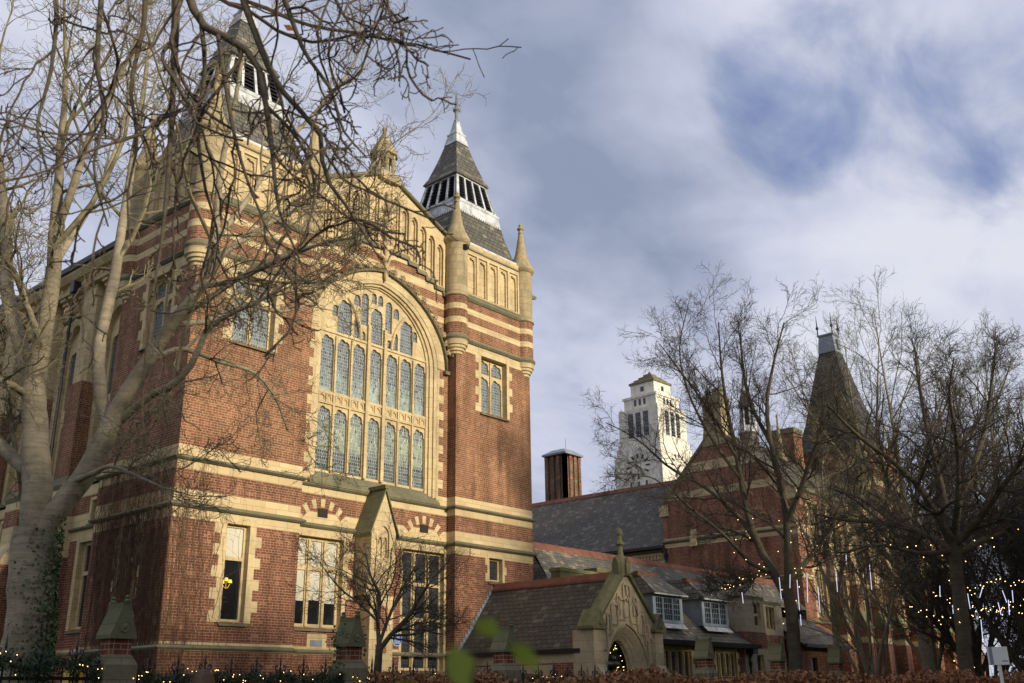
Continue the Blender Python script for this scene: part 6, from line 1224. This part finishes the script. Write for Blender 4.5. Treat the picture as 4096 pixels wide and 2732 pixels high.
# ------------------------------------------------------------------ green leaves close to the lens
lf = thing('leafy_twig', 'blurred yellow green leaves close to the lens above the hedge', 'plant', (-15.3, -26.68, 0))
m = MB(); m.tube([(-15.33, -26.66, 0), (-15.325, -26.67, .9), (-15.32, -26.675, 1.52), (-15.31, -26.695, 1.57)], [.004, .003, .002, .001], 5); m.build('stem', ['hedge_twig'], lf, uv=False)
for (x, y, z, L, a, b) in ((-15.322, -26.672, 1.505, .055, 1.9, .6), (-15.308, -26.70, 1.556, .035, 2.4, -.3), (-15.306, -26.712, 1.548, .035, -.5, -.5), (-15.345, -26.63, 1.50, .04, 2.8, -.6)):
    d = (rt*math.cos(a)+Vector((0, 0, 1))*math.sin(a)).normalized(); t = d.cross(Vector((fw.x, fw.y, .4))).normalized(); o = Vector((x, y, z)); m = MB(); k = 7
    m.loft([[tuple(o+d*L*(i/k)+t*s*L*.28*math.sin(math.pi*min(1, (i+.15)/k))+Vector((0, 0, -.008*(i/k)**2))) for s in (-1, 0, 1)] for i in range(k+1)], 0, closed=False); m.build('leaf', ['leaf_green'], lf, uv=False)
# ------------------------------------------------------------------ unseen terrace across the road, added and sized to shade the lower facade
def terrace(x0, x1, h, y, label):
    t = thing('shade_terrace', label, 'building', ((x0+x1)/2, y, 0), 'unseen shade terraces across the road'); F = Fr((x0, y, 0), (1, 0, 0), (0, -1, 0)); hs = []; x = 1.2
    while x < x1-x0-2.2: 
        for z in np.arange(1.2, h-5, 3.3): hs.append(rect(x, x+1.1, z, z+1.9))
        x += 2.6
    m = MB(); m.plate(F, rect(0, x1-x0, 0, h-3.6), hs, 0, .3, 0, None, 1); m.box(x0, x0+.3, y-9, y-.31, 0, h-3.6, 0); m.box(x1-.3, x1, y-9, y-.31, 0, h-3.6, 0); m.box(x0, x1, y-9.3, y-9.01, 0, h-3.6, 0); w = m.build('wall', ['brick', 'stone'], t)
    m = MB(); m.fbox(F, .3, x1-x0-.3, .5, h-4, .25, .28); m.build('glass', ['glass'], w); m = MB(); m.loft([[(x, y+.4, h-3.7), (x, y-4.6, h), (x, y-9.6, h-3.7), (x, y-9.6, h-3.8), (x, y+.4, h-3.8)] for x in (x0-.2, x1+.2)], 0, True, True); m.build('roof', ['slate_dark'], t)
    for xx in (x0+.6, x1-.6): m = MB(); m.box(xx-.5, xx+.5, y-5.4, y-3.8, h-1.5, h+1.3); [m.lathe(xx, y-5.2+k*.55, [(.16, h+1.3), (.13, h+1.9)], 8) for k in range(3)]; m.build('chimney', ['brick'], t)
for i, (x0, x1, h, y) in enumerate(((-34, -10.6, 9.0, -45), (-10., 7.5, 15.2, -40.5), (8.2, 24, 14.3, -40.5), (24.8, 44, 15.0, -41), (45, 66, 15., -41))): terrace(x0, x1, h, y, 'unseen red brick terrace across the road behind the viewer, added to shade the lower facade')
# dark shrubbery closing the view low at the right
for i, (x, y, sx, h, lab) in enumerate(((34, -19.8, 5.5, 8.5, 'dark evergreen shrub low behind the thicket at the far right edge'), (44, -17.5, 6, 9.5, 'taller dark evergreen shrub behind the straight trunked tree'), (58, -13.0, 7, 9.0, 'farthest dark evergreen shrub at the end of the striped wing'))):
    sbh = thing('evergreen_shrub', lab, 'shrub', (x, y, 0), 'dark shrubs at the right edge'); n = 16000; d = rng.normal(size=(n, 3)); d /= np.linalg.norm(d, axis=1, keepdims=True); r = rng.uniform(.5, 1., n)**.5*(1+.22*np.sin(d[:, 0]*7+i)*np.sin(d[:, 1]*6+2)*np.sin(d[:, 2]*5+1))
    V, F = leaves(np.stack([x+d[:, 0]*r*sx*.7, y+d[:, 1]*r*sx, np.abs(d[:, 2])*r*h+.1], 1), .10, asp=.5); mkmesh('foliage', V, F.tolist(), None, ['shrub'], sbh, uv=False)
    m = MB()
    for k in range(5): a = k*1.25; m.tube([(x, y, 0), (x+.5*math.cos(a), y+.5*math.sin(a), h*.4), (x+1.2*math.cos(a), y+1.4*math.sin(a), h*.8)], [.09, .06, .02], 5)
    m.build('stems', ['bark_dark'], sbh, uv=False)
